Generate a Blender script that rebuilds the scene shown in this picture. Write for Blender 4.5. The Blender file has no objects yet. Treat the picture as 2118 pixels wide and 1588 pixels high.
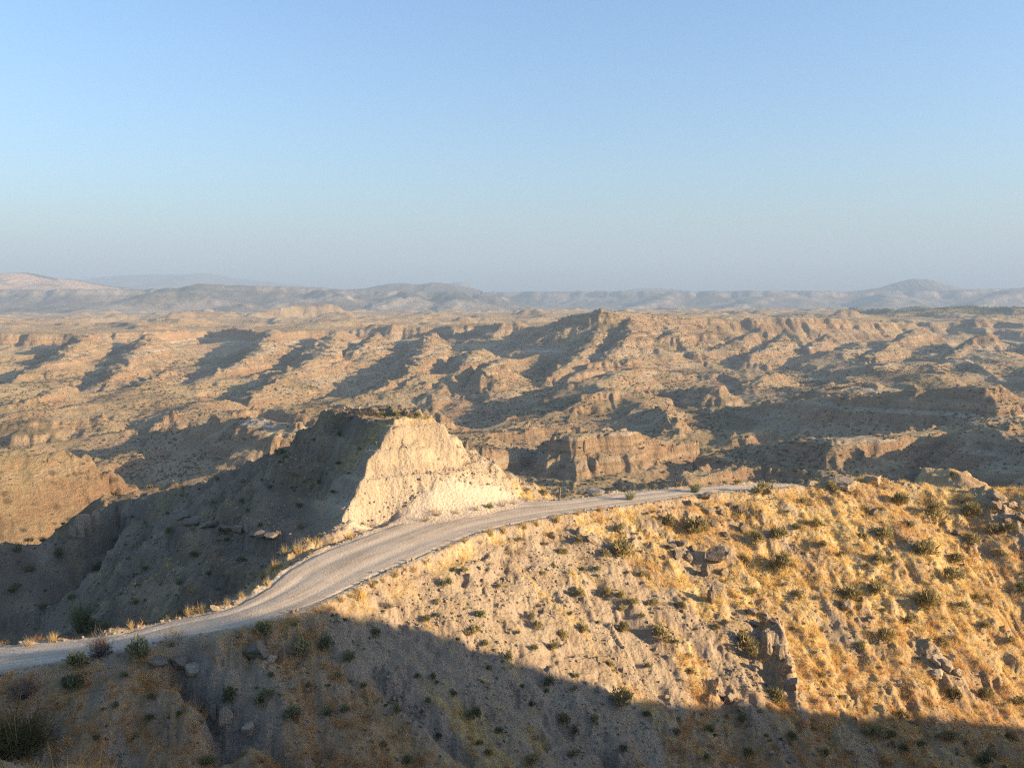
import bpy, bmesh, math, random
import numpy as np
from mathutils import Vector, Matrix

rng = np.random.default_rng(7)
random.seed(7)
SC = bpy.context.scene
COL = SC.collection

# ------------------------------------------------------------------ camera
F, CX, CY = 1834.0, 1059.0, 794.0            # focal length and centre in photograph pixels
PITCH = math.atan((CY - 612.0) / F)
cam_data = bpy.data.cameras.new('camera')
cam_data.sensor_width = 36.0
cam_data.lens = 36.0 * F / 2118.0
cam_data.clip_start = 0.2
cam_data.clip_end = 60000.0
cam = bpy.data.objects.new('camera', cam_data)
COL.objects.link(cam)
cam.location = (0, 0, 0)
cam.rotation_euler = (math.pi / 2 - PITCH, 0, 0)
SC.camera = cam

# ------------------------------------------------------------------ light
SUN_EL, SUN_AZ = math.radians(14), math.radians(104)     # azimuth clockwise from +Y
world = bpy.data.worlds.new('World')
SC.world = world
world.use_nodes = True
wn = world.node_tree
sky = wn.nodes.new('ShaderNodeTexSky')
sky.sky_type = 'NISHITA'
sky.sun_disc = False
sky.sun_elevation = SUN_EL
sky.sun_rotation = SUN_AZ
sky.altitude = 900
sky.air_density = 1.4
sky.dust_density = 3.0
sky.ozone_density = 4.2
tint = wn.nodes.new('ShaderNodeMix'); tint.data_type = 'RGBA'; tint.blend_type = 'MULTIPLY'; tint.inputs[0].default_value = 1.0
tint.inputs[7].default_value = (0.97, 0.99, 1.08, 1)
wn.links.new(sky.outputs[0], tint.inputs[6])
wn.links.new(tint.outputs[2], wn.nodes['Background'].inputs[0])
wn.nodes['Background'].inputs[1].default_value = 0.099
sun_data = bpy.data.lights.new('sun', 'SUN')
sun_data.energy = 5.0
sun_data.angle = math.radians(0.5)
sun_data.color = (1.0, 0.78, 0.50)
sun = bpy.data.objects.new('sun', sun_data)
COL.objects.link(sun)
SUN = np.array([math.sin(SUN_AZ) * math.cos(SUN_EL), math.cos(SUN_AZ) * math.cos(SUN_EL), math.sin(SUN_EL)])
sun.rotation_euler = Vector(SUN).to_track_quat('Z', 'Y').to_euler()
sun.location = (60, -20, 60)
SC.view_settings.view_transform = 'Standard'
SC.view_settings.look = 'None'
SC.view_settings.exposure = 1.48
SC.view_settings.gamma = 1.0
SC.view_settings.use_curve_mapping = False
SC.cycles.use_denoising = False
SC.cycles.use_adaptive_sampling = False
SC.cycles.filter_width = 1.3
SC.cycles.volume_bounces = 1
SC.cycles.max_bounces = 6
SC.cycles.diffuse_bounces = 3
HAZE_DENSITY = 1.3e-4

# ------------------------------------------------------------------ pixel -> place helpers (used to lay the place out)
CP, SP = math.cos(PITCH), math.sin(PITCH)
def ray(px, py):
    u = (px - CX) / F; v = (CY - py) / F
    return np.array([u, CP + v * SP, -SP + v * CP])
def atz(px, py, z):
    d = ray(px, py); return d * (z / d[2])
def atd(px, py, D):
    d = ray(px, py); return d * (D / d[1])

# ------------------------------------------------------------------ noise
def _hash(ix, iy, seed):
    h = (ix.astype(np.uint32) * np.uint32(374761393)) ^ (iy.astype(np.uint32) * np.uint32(668265263)) ^ np.uint32((seed * 2246822519 + 97) & 0xffffffff)
    h = (h ^ (h >> np.uint32(13))) * np.uint32(1274126177)
    h = (h ^ (h >> np.uint32(16))) * np.uint32(2246822519)
    return h ^ (h >> np.uint32(15))
def hash01(ix, iy, seed):
    return (_hash(ix, iy, seed) & np.uint32(0xffffff)).astype(np.float32) / np.float32(0xffffff)
def gnoise(x, y, seed=0):
    """gradient noise, about -0.7..0.7"""
    x = np.asarray(x, np.float32); y = np.asarray(y, np.float32)
    fx = np.floor(x); fy = np.floor(y)
    ix = fx.astype(np.int32); iy = fy.astype(np.int32)
    tx = x - fx; ty = y - fy
    ux = tx * tx * tx * (tx * (tx * 6 - 15) + 10); uy = ty * ty * ty * (ty * (ty * 6 - 15) + 10)
    def g(dx, dy):
        a = hash01(ix + dx, iy + dy, seed) * np.float32(6.2831853)
        return np.cos(a) * (tx - dx) + np.sin(a) * (ty - dy)
    a = g(0, 0); b = g(1, 0); c = g(0, 1); d = g(1, 1)
    return (a + (b - a) * ux) * (1 - uy) + (c + (d - c) * ux) * uy
def fbm(x, y, seed=0, octaves=4, gain=0.5, lac=2.03):
    s = 0; a = 1.0
    for o in range(octaves):
        s = s + a * gnoise(x, y, seed + o * 17)
        x = x * lac + 3.1; y = y * lac - 1.7; a *= gain
    return s
def ridged(x, y, seed=0, octaves=4, gain=0.5, lac=2.03):
    s = 0; a = 1.0; w = 1.0
    for o in range(octaves):
        n = 1.0 - np.abs(gnoise(x, y, seed + o * 17)) * 1.9
        n = n * n * w
        w = np.clip(n * 1.4, 0, 1)
        s = s + a * n
        x = x * lac + 5.2; y = y * lac + 1.3; a *= gain
    return s
def sstep(a, b, x):
    t = np.clip((x - a) / (b - a), 0, 1); return t * t * (3 - 2 * t)
def smax(a, b, k):
    h = np.clip(0.5 + 0.5 * (a - b) / k, 0, 1)
    return b * (1 - h) + a * h + k * h * (1 - h)

def gullies(x, y, gx, gy, cell, seed, octaves=4, gain=0.5, branch=1.1):
    """stripes that run down the slope (gx, gy = gradient), branching over the octaves: the rills that rain cuts"""
    gl = np.sqrt(gx * gx + gy * gy) + 1e-6
    sx, sy = -gy / gl, gx / gl                    # along the contour
    strength = sstep(0.10, 0.55, gl)
    out = np.zeros_like(x, dtype=np.float32); a = 1.0; f = 1.0 / cell
    ddx = np.zeros_like(out); ddy = np.zeros_like(out)
    for o in range(octaves):
        px, py = x * f, y * f
        ix = np.floor(px); iy = np.floor(py)
        tx = (px - ix).astype(np.float32); ty = (py - iy).astype(np.float32)
        ix = ix.astype(np.int32); iy = iy.astype(np.int32)
        qx = sx + ddy * branch; qy = sy - ddx * branch
        ql = np.sqrt(qx * qx + qy * qy) + 1e-6
        qx = (qx / ql * 6.2831853 * 0.8).astype(np.float32); qy = (qy / ql * 6.2831853 * 0.8).astype(np.float32)
        va = np.zeros_like(out); vx = np.zeros_like(out); vy = np.zeros_like(out); wt = np.zeros_like(out)
        for i in (-1, 0, 1):
            for j in (-1, 0, 1):
                hx = hash01(ix + i, iy + j, seed + o * 31); hy = hash01(ix + i, iy + j, seed + o * 31 + 7)
                dx = tx - i - 0.2 - 0.6 * hx; dy = ty - j - 0.2 - 0.6 * hy
                w = np.maximum(0, 1.0 - (dx * dx + dy * dy) / 1.9) ** 2
                m = dx * qx + dy * qy
                c = np.cos(m); s = -np.sin(m) * w
                va += c * w; vx += s * qx; vy += s * qy; wt += w
        wt = wt + 1e-5
        out += a * (va / wt) * strength
        ddx = ddx + a * vx / wt / 6.28 * strength; ddy = ddy + a * vy / wt / 6.28 * strength
        f *= 2.0; a *= gain
    return out
# ------------------------------------------------------------------ the shape of the land
def pi(d, xs, ys):
    """piecewise linear, its last slope carried on"""
    xs = list(xs) + [xs[-1] + 4000]; ys = list(ys) + [ys[-1] + 4000 * (ys[-1] - ys[-2]) / (xs[-2] - xs[-3])]
    return np.interp(d, xs, ys)
def polyline_field(X, Y, P, extra=None):
    """distance, side (+ = right of travel), interpolated z and extra value along polyline P (n,3+)"""
    best = np.full(X.shape, 1e12, np.float32); z = np.zeros_like(best); side = np.zeros_like(best)
    ex = np.zeros_like(best) if extra is not None else None
    for i in range(len(P) - 1):
        ax, ay, az = P[i][:3]; bx, by, bz = P[i + 1][:3]
        vx, vy = bx - ax, by - ay
        L2 = vx * vx + vy * vy + 1e-9
        t = np.clip(((X - ax) * vx + (Y - ay) * vy) / L2, 0, 1)
        dx = X - ax - t * vx; dy = Y - ay - t * vy
        d2 = dx * dx + dy * dy
        m = d2 < best
        best = np.where(m, d2, best)
        z = np.where(m, az + t * (bz - az), z)
        side = np.where(m, np.sign(dx * vy - dy * vx), side)
        if extra is not None:
            ex = np.where(m, extra[i] + t * (extra[i + 1] - extra[i]), ex)
    return np.sqrt(best), side, z, ex

# profiles: (distance from the crest line, metres below it)
CLIFF = ((0, 0), (10, .6), (18, 12), (26, 17), (60, 32), (140, 52), (400, 110))
SPUR = ((0, 0), (8, 2), (45, 24), (100, 46), (230, 84), (500, 150))
ROUND = ((0, 0), (15, 1.5), (40, 9), (90, 26), (200, 60), (500, 150))
MESA = ((0, 0), (22, .5), (29, 18), (44, 22), (85, 38), (170, 56), (500, 130))
def R(pts, prof, scale=1.0, left=1.0):
    return dict(P=[tuple(atz(px, py, z)) for px, py, z in pts], prof=prof, s=scale, left=left)
def RD(pts, prof, scale=1.0, left=1.0):
    return dict(P=[tuple(atd(px, py, D)) for px, py, D in pts], prof=prof, s=scale, left=left)
MID = [
    # spurs under the left rim
    R([(175, 690, -62), (125, 742, -84), (50, 772, -96)], SPUR, 0.89),
    R([(310, 690, -64), (270, 735, -84), (230, 780, -99)], SPUR, 0.80),
    R([(565, 682, -62), (525, 735, -86), (400, 792, -104)], SPUR, 0.97),
    R([(690, 695, -70), (655, 742, -86), (510, 818, -106)], SPUR, 0.89),
    R([(704, 682, -64), (640, 728, -84)], SPUR, 0.71),
    R([(780, 690, -67), (735, 725, -84)], SPUR, 0.62),
    R([(892, 688, -66), (868, 740, -84), (842, 775, -94), (750, 814, -105)], SPUR, 0.80),
    R([(985, 720, -74), (960, 752, -87), (890, 812, -105)], SPUR, 0.71),
    R([(1022, 750, -84), (1005, 780, -92), (950, 802, -104)], SPUR, 0.62),
    R([(345, 765, -96), (280, 800, -105)], SPUR, 0.53),
    # the butte on the rim and its spurs
    RD([(1150, 664, 1520), (1200, 648, 1480), (1240, 638, 1470), (1300, 646, 1500), (1400, 655, 1560), (1500, 662, 1600), (1650, 656, 1620), (1760, 662, 1650), (1880, 668, 1700)], SPUR, .9),
    R([(1240, 645, -28), (1234, 690, -57), (1196, 737, -82), (1138, 778, -100)], SPUR, 0.80),
    R([(1305, 650, -31), (1300, 690, -56), (1256, 738, -82), (1180, 780, -101)], SPUR, 0.80),
    R([(1405, 660, -43), (1392, 690, -59), (1345, 708, -72), (1292, 748, -88)], SPUR, 0.80),
    R([(1522, 664, -47), (1450, 692, -65), (1368, 715, -80)], SPUR, 0.71),
    R([(1605, 661, -47), (1532, 702, -72), (1440, 733, -88)], SPUR, 0.80),
    R([(1662, 657, -45), (1618, 700, -72), (1560, 735, -88)], SPUR, 0.71),
    R([(1762, 663, -48), (1722, 690, -67), (1672, 716, -82)], SPUR, 0.80),
    R([(1900, 678, -55), (1850, 705, -73), (1800, 740, -88)], SPUR, 0.71),
    R([(2040, 690, -60), (1990, 720, -80), (1950, 750, -92)], SPUR, 0.71),
    R([(2190, 690, -60), (2120, 720, -80)], SPUR, 0.71),
    # rim knolls on the plateau far left
    RD([(520, 646, 2900), (575, 637, 3000), (610, 631, 3100), (682, 629, 3150), (712, 640, 3150)], SPUR, .7),
    RD([(350, 646, 2700), (400, 641, 2800), (450, 645, 2800)], SPUR, .5),
    RD([(800, 668, 2300), (860, 662, 2350), (900, 668, 2300)], SPUR, .4),
    # middle ground right: knob, dark terraces, fluted cliffs
    R([(1770, 797, -81), (1800, 789, -78), (1835, 802, -83)], ROUND, .55),
    RD([(2050, 796, 640), (1900, 806, 660), (1745, 816, 690), (1560, 838, 770), (1290, 856, 850)], SPUR, .85),
    RD([(1480, 800, 860), (1350, 806, 900), (1240, 824, 930), (1100, 846, 960)], SPUR, .6),
    RD([(2300, 822, 700), (2040, 860, 640), (1985, 884, 600), (1890, 902, 560), (1742, 908, 520)], CLIFF, .95),
    RD([(1742, 908, 520), (1640, 912, 575), (1562, 914, 620), (1480, 940, 650)], SPUR, .8),
    RD([(1640, 876, 720), (1585, 882, 690), (1530, 900, 650), (1458, 932, 640)], CLIFF, .6),
    RD([(1560, 960, 560), (1440, 926, 600), (1365, 906, 580), (1285, 899, 560), (1190, 903, 535)], CLIFF, 1.0),
    RD([(1190, 903, 535), (1150, 930, 590), (1100, 945, 640)], SPUR, .7),
    RD([(1125, 938, 560), (1060, 928, 545), (985, 930, 530)], CLIFF, .75),
    RD([(1180, 878, 700), (1060, 888, 680), (930, 898, 660)], CLIFF, .6),
    RD([(1960, 842, 760), (2030, 866, 600), (2118, 905, 470), (2240, 950, 400)], SPUR, .8),
    RD([(1430, 985, 470), (1500, 970, 500), (1580, 962, 515), (1680, 970, 500), (1740, 985, 480)], CLIFF, .55),
    # middle ground left
    R([(650, 866, -100), (600, 848, -97), (540, 846, -97), (470, 862, -102)], CLIFF, .5),
    R([(395, 872, -105), (357, 853, -99), (330, 868, -104)], SPUR, .5),
    R([(200, 858, -101), (60, 872, -104), (-90, 880, -105)], CLIFF, .5),
    RD([(600, 874, 560), (480, 866, 640), (330, 892, 740)], SPUR, .6),
    RD([(880, 846, 700), (760, 838, 800), (640, 838, 920)], SPUR, .5),
    R([(130, 800, -97), (40, 830, -101), (-60, 850, -104)], SPUR, .6),
    R([(520, 935, -110), (420, 948, -113), (330, 948, -114)], CLIFF, .4),
]
# the plateau rim: distance by bearing
RIM_PX = np.array([-1400, -600, 0, 150, 300, 430, 560, 690, 800, 900, 1020, 1150, 1235, 1330, 1500, 1650, 1760, 1900, 2118, 2700, 3600], float)
RIM_D = np.array([1500, 1480, 1480, 1500, 1600, 1780, 1640, 1720, 1700, 1690, 1650, 1590, 1560, 1700, 1950, 1820, 1850, 1800, 1750, 1700, 1700], float)
RIM_T = (RIM_PX - CX) / F

def mid_base(X, Y):
    t = X / np.maximum(Y, 60.0)
    wob = 70 * fbm(X / 260, Y / 260, 11, 4) + 24 * gnoise(X / 60, Y / 60, 19)
    D = np.interp(t, RIM_T, RIM_D)
    q = Y + wob - D                                          # >0 on the plateau
    top = np.interp(t, (RIM_T[0], RIM_T[6], RIM_T[11], RIM_T[14], RIM_T[-1]), (-66, -65, -52, -49, -52))
    top = top - np.maximum(0, q) * 0.006
    drop = np.interp(-q, (-60, -8, 6, 22, 60, 170, 420, 800, 1200), (0, .5, 13, 20, 27, 36, 44, 53, 60)).astype(np.float32)
    base = top - drop
    floor = np.interp(Y, (0, 150, 420, 640, 800, 1000, 1400), (-80, -100, -124, -124, -114, -107, -100))
    base = np.where(q > -200, base, np.minimum(base, floor + 12))
    rough = sstep(90, 420, Y) * (0.12 + 0.88 * sstep(20, -160, q))
    wx = X + 26 * gnoise(X / 90, Y / 90, 3); wy = Y + 26 * gnoise(X / 90, Y / 90, 4)
    # hills run out from the rim towards the lower left of the view
    u = (wx * 0.93 - wy * 0.36); v = (wx * 0.36 + wy * 0.93)
    hills = 19 * (ridged(u / 230, v / 520, 21, 2) - 0.75) + 4 * (ridged(u / 90, v / 180, 33, 2) - 0.75)
    base = base + rough * hills
    base = base + (1 - sstep(20, -160, q)) * sstep(400, 900, Y) * (6.0 * fbm(X / 300, Y / 500, 51, 3) + 10 * sstep(.2, .55, fbm(X / 170, Y / 300, 52, 3)) + sstep(1500, 2100, Y) * 11 * (ridged(u / 260, v / 420, 57, 3) - 1.0))
    base = base + 14 * np.exp(-((t - .52) / .13) ** 2) * np.exp(-((Y - 2750) / 420) ** 2)
    return base

def mid_height(X, Y):
    h = mid_base(X, Y)
    wx = X + 11 * gnoise(X / 50, Y / 50, 5) + 3.5 * gnoise(X / 16, Y / 16, 6)
    wy = Y + 11 * gnoise(X / 50, Y / 50, 7) + 3.5 * gnoise(X / 16, Y / 16, 8)
    for r in MID:
        P = np.array(r['P']); reach = 260
        m = (X > P[:, 0].min() - reach) & (X < P[:, 0].max() + reach) & (Y > P[:, 1].min() - reach) & (Y < P[:, 1].max() + reach)
        if not m.any(): continue
        d, side, z, _ = polyline_field(wx[m], wy[m], r['P'])
        d = d / r['s']
        px, pz = zip(*r['prof'])
        c = z - np.interp(d, px, pz) * r['s'] - 1.0 * np.abs(gnoise(wx[m] / 20, wy[m] / 20, 9))
        h[m] = smax(h[m], c.astype(np.float32), 3.0)
    return h

# ---- near ground: the track, the cut knoll, the slopes
EDGES = [  # far edge, near edge (photograph pixels), height
    ((-420, 1392), (-420, 1462), -19.6), ((-160, 1362), (-130, 1414), -19.3), ((0, 1341), (46, 1387), -18.9), ((182, 1325), (235, 1351), -18.5), ((330, 1289), (402, 1315), -18.0),
    ((456, 1261), (540, 1287), -17.6), ((562, 1212), (660, 1248), -17.3), ((662, 1150), (752, 1200), -17.1), ((760, 1108), (866, 1152), -17.0),
    ((864, 1072), (1000, 1101), -17.0), ((997, 1047), (1129, 1072), -17.0), ((1162, 1036), (1240, 1053), -17.0), ((1300, 1018), (1362, 1037), -17.0),
    ((1417, 1010), (1468, 1021), -17.0), ((1547, 1003), (1590, 1013), -17.0), ((1640, 1003), (1668, 1010), -17.6)]
ROAD_C, ROAD_W = [], []
for fa, ne, z in EDGES:
    a = atz(*fa, z); b = atz(*ne, z)
    ROAD_C.append(tuple((a + b) / 2)); ROAD_W.append(float(np.hypot(*(a - b)[:2]) / 2))

def catmull(P, n):
    P = np.array(P, float); out = []
    Q = np.vstack([2 * P[0] - P[1], P, 2 * P[-1] - P[-2]])
    for i in range(1, len(Q) - 2):
        for k in range(n):
            t = k / n
            out.append(0.5 * (2 * Q[i] + (Q[i + 1] - Q[i - 1]) * t + (2 * Q[i - 1] - 5 * Q[i] + 4 * Q[i + 1] - Q[i + 2]) * t * t + (3 * Q[i] - Q[i - 1] - 3 * Q[i + 1] + Q[i + 2]) * t ** 3))
    out.append(P[-1]); return np.array(out)
ROAD_C += [(31.5, 87.5, -19.6), (40, 97, -22.5)]; ROAD_W += [1.3, 1.3]
_rw = catmull(np.column_stack([np.array(ROAD_C), ROAD_W]), 4)
ROAD = [tuple(p[:3]) for p in _rw]; ROADW = [float(p[3]) for p in _rw]

CREST_R = [tuple(atd(px, py, D)) for px, py, D in [(1470, 1034, 76), (1560, 1015, 77.5), (1630, 1006, 79), (1690, 999, 80), (1745, 992, 81), (1800, 990, 82), (1880, 1000, 83), (1960, 1012, 83), (2030, 1016, 82.5), (2118, 1010, 82), (2300, 1002, 82), (2700, 1000, 84)]]
KNOLL_FAR = [tuple(atd(px, py, D)) for px, py, D in [(1850, 990, 112), (1905, 970, 110), (1968, 968, 108), (1996, 992, 104)]]
RIDGE_L = [tuple(atd(px, py, D)) for px, py, D in [(845, 846, 76), (770, 840, 77), (690, 844, 79), (650, 876, 80), (600, 930, 83), (520, 962, 87), (420, 995, 93), (356, 1016, 98), (300, 1028, 103), (241, 1040, 103), (195, 1085, 99), (153, 1106, 96), (84, 1124, 93), (0, 1124, 90), (-150, 1130, 88), (-400, 1150, 84)]]
LEFT_HILL = [tuple(atd(px, py, D)) for px, py, D in [(-300, 975, 212), (-60, 948, 224), (60, 932, 235), (140, 938, 245), (190, 985, 255), (228, 1022, 262), (262, 1040, 270)]]
LEFT_SHELF = [tuple(atd(px, py, D)) for px, py, D in [(345, 1012, 150), (300, 1016, 150), (262, 1022, 148)]]
SHADOW_EDGE = [(430, 1282), (545, 1256), (640, 1262), (700, 1272), (800, 1300), (880, 1312), (930, 1330), (1000, 1365), (1060, 1394), (1130, 1412), (1250, 1424), (1400, 1436), (1480, 1474), (1580, 1482), (1620, 1464), (1700, 1456), (1790, 1472), (1850, 1500), (1950, 1524), (2118, 1542)]

def near_core(X, Y):
    """everything near but the hill that shades the foot of the slope"""
    n1 = fbm(X / 9, Y / 9, 61, 4); n2 = fbm(X / 2.6, Y / 2.6, 67, 3)
    d, side, z, w = polyline_field(X, Y, ROAD, ROADW)
    out = d - w
    right = z - 0.56 * np.maximum(0, out + 0.35 * n2) - 0.0 * out
    left = z - 0.95 * np.maximum(0, out - 0.5 + 0.6 * n1)
    h = np.where(side > 0, right, left).astype(np.float32)
    # a little bank along the near edge of the track
    h = h + np.where(side > 0, 0.36 * np.exp(-((out - .55) / .5) ** 2) * (1 + .8 * n2), 0.16 * np.exp(-((out - .4) / .35) ** 2) * np.clip(.3 + 2.5 * n2, 0, 1.5)).astype(np.float32)
    d, side, z, _ = polyline_field(X, Y, CREST_R)
    c = z - np.where(side > 0, pi(d + .5 * n1, (0, 1, 3, 200), (0, .15, 1.1, 118)), pi(d, (0, 2, 100), (0, .6, 85)))
    h = smax(h, c.astype(np.float32), 0.8)
    d, side, z, _ = polyline_field(X, Y, KNOLL_FAR)
    h = smax(h, (z - pi(d, (0, 2, 5, 100), (0, .4, 2.6, 80))).astype(np.float32), 0.6)
    # knoll cut by the track: top, cut face, dark flank, right end
    wx = X + .5 * gnoise(X / 2.2, Y / 2.2, 71) + .9 * gnoise(X / 6, Y / 6, 72); wy = Y + .5 * gnoise(X / 2.2, Y / 2.2, 73) + .9 * gnoise(X / 6, Y / 6, 74)
    b0, b1 = atz(726, 1087, -17.0), atz(1098, 1031, -17.0)
    e = (b1 - b0)[:2] / np.hypot(*(b1 - b0)[:2]); nf = np.array([-e[1], e[0]])
    s = (wx - b0[0]) * nf[0] + (wy - b0[1]) * nf[1]; a = (wx - b0[0]) * e[0] + (wy - b0[1]) * e[1]
    face = -17.0 + np.interp(s, (-60, -6, -.6, 0, .8, 3.6, 4.3, 8), (-90, -8, -.25, .15, 2.2, 6.2, 6.9, 8.5))
    top = -10.25 - 0.03 * np.abs(a - 4) + .25 * n1
    end = np.interp(((b1[0] - 3.0 - wx) * .86 + (b1[1] + .6 - wy) * .5), (-60, -4, 0, 1.7, 2.6, 4.0, 4.5, 5.0, 8), (-80, -20.5, -16.9, -14.8, -14.4, -11.4, -11.0, -10.4, -8))
    flank = -10.3 - 1.02 * ((wx + 11.9) * -.80 + (wy - 73.5) * -.60)
    back = -10.0 - .8 * ((wx + 5) * -.55 + (wy - 82) * .83)
    k = np.minimum(np.minimum(np.minimum(face, top), np.minimum(end, flank)), back)
    h = np.maximum(h, k.astype(np.float32))
    # rubble at the foot of the arete beside the track
    tp = [tuple(atz(712, 1082, -16.5)), tuple(atz(680, 1098, -16.75)), tuple(atz(645, 1120, -17.0)), tuple(atz(606, 1156, -17.2))]
    d, side, z, _ = polyline_field(wx, wy, tp)
    h = smax(h, (z - np.where(side > 0, .8, .42) * np.maximum(0, d - .3)).astype(np.float32), .3)
    d, side, z, _ = polyline_field(wx, wy, RIDGE_L)
    ledge = .55 * np.sin((z - .62 * d) * 2.3 + 2 * n1) * sstep(1, 5, d)
    c = z - pi(d, (0, 1.2, 2.6, 12, 30, 80), (0, .25, 2.0, 8.2, 18.5, 44)) - ledge * .35
    h = smax(h, c.astype(np.float32), .5)
    d, side, z, _ = polyline_field(X + 3 * n1, Y + 3 * n1, LEFT_HILL)
    h = smax(h, (z - pi(d, (0, 4, 14, 40, 200), (0, .4, 4.2, 19, 110))).astype(np.float32), 2.0)
    d, side, z, _ = polyline_field(X, Y, LEFT_SHELF)
    h = smax(h, (z - pi(d, (0, 4, 10, 100), (0, .4, 5, 80))).astype(np.float32), 1.0)
    return h

CAM_SPUR = [(0, 0, -1.7), (-6, 8.5, -5.7), (-13, 18, -10.4), (-18.5, 25.5, -14.9), (-24, 31, -17.2), (-31, 37, -18.8)]
CAM_BACK = [(0, 0, -1.6), (-20, -25, 1), (-60, -60, 6)]
def near_all(X, Y, shade_crest=None):
    h = near_core(X, Y)
    d, side, z, _ = polyline_field(X, Y, CAM_SPUR)
    n1 = fbm(X / 5, Y / 5, 81, 3)
    h = smax(h, (z - pi(d + .5 * n1, (0, 1.2, 4, 100), (0, .15, 1.6, 66))).astype(np.float32), .7)
    d, side, z, _ = polyline_field(X, Y, CAM_BACK)
    h = smax(h, (z - pi(d, (0, 2, 100), (0, .4, 55))).astype(np.float32), .7)
    if shade_crest is not None:
        d, side, z, _ = polyline_field(X, Y, shade_crest)
        h = smax(h, (z - pi(d, (0, .5, 100), (0, .3, 95))).astype(np.float32), .15)
    return h

def far_away(X, Y):
    return np.full(X.shape, -1e4, np.float32)
SHADE = None
def height(X, Y):
    X = np.asarray(X, np.float32); Y = np.asarray(Y, np.float32)
    sh = X.shape; X = X.ravel(); Y = Y.ravel()
    h = np.full(X.shape, -90, np.float32)
    m = (np.hypot(X, Y) > 95) & (Y > 20)
    if m.any(): h[m] = mid_height(X[m], Y[m])
    m = np.hypot(X, Y) < 420
    if m.any(): h[m] = np.maximum(h[m], near_all(X[m], Y[m], SHADE))
    return h.reshape(sh)
def hit(pix, tmin=15.0, tmax=1500.0, steps=420, fn=None):
    """where the lines of sight of photograph pixels meet the land"""
    fn = fn or height
    T = np.exp(np.linspace(math.log(tmin), math.log(tmax), steps))
    D = np.array([ray(*p) for p in pix])
    Pn = D[:, None, :] * T[None, :, None]
    below = Pn[..., 2] < fn(Pn[..., 0], Pn[..., 1])
    i = np.argmax(below, axis=1)
    i = np.where(below.any(axis=1), np.maximum(i, 1), steps - 1)
    lo = T[i - 1]; hi = T[i]
    for _ in range(9):
        md = (lo + hi) / 2; Q = D * md[:, None]
        b = Q[:, 2] < fn(Q[:, 0], Q[:, 1])
        hi = np.where(b, md, hi); lo = np.where(b, lo, md)
    return D * hi[:, None]
# the hill on the right whose shadow lies over the foot of the slope: its crest stands sunward of the shadow's edge
_e = hit(SHADOW_EDGE, 25, 140, 300, lambda x, y: near_all(x, y, None).reshape(x.shape) if x.ndim == 1 else near_all(x.ravel(), y.ravel(), None).reshape(x.shape))
_t = np.linspace(92, 62, len(_e))
SHADE = [tuple(p + SUN / math.cos(SUN_EL) * t - np.array((0, 0, dz))) for p, t, dz in zip(_e, _t, np.linspace(.3, 1.1, len(_e)))]
SHADE = [(20, -6, SHADE[0][2] + .5), (44, 8, SHADE[0][2] + 1.0)] + SHADE + [(SHADE[-1][0] + 30, SHADE[-1][1] + 14, SHADE[-1][2] - 4)]
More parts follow.
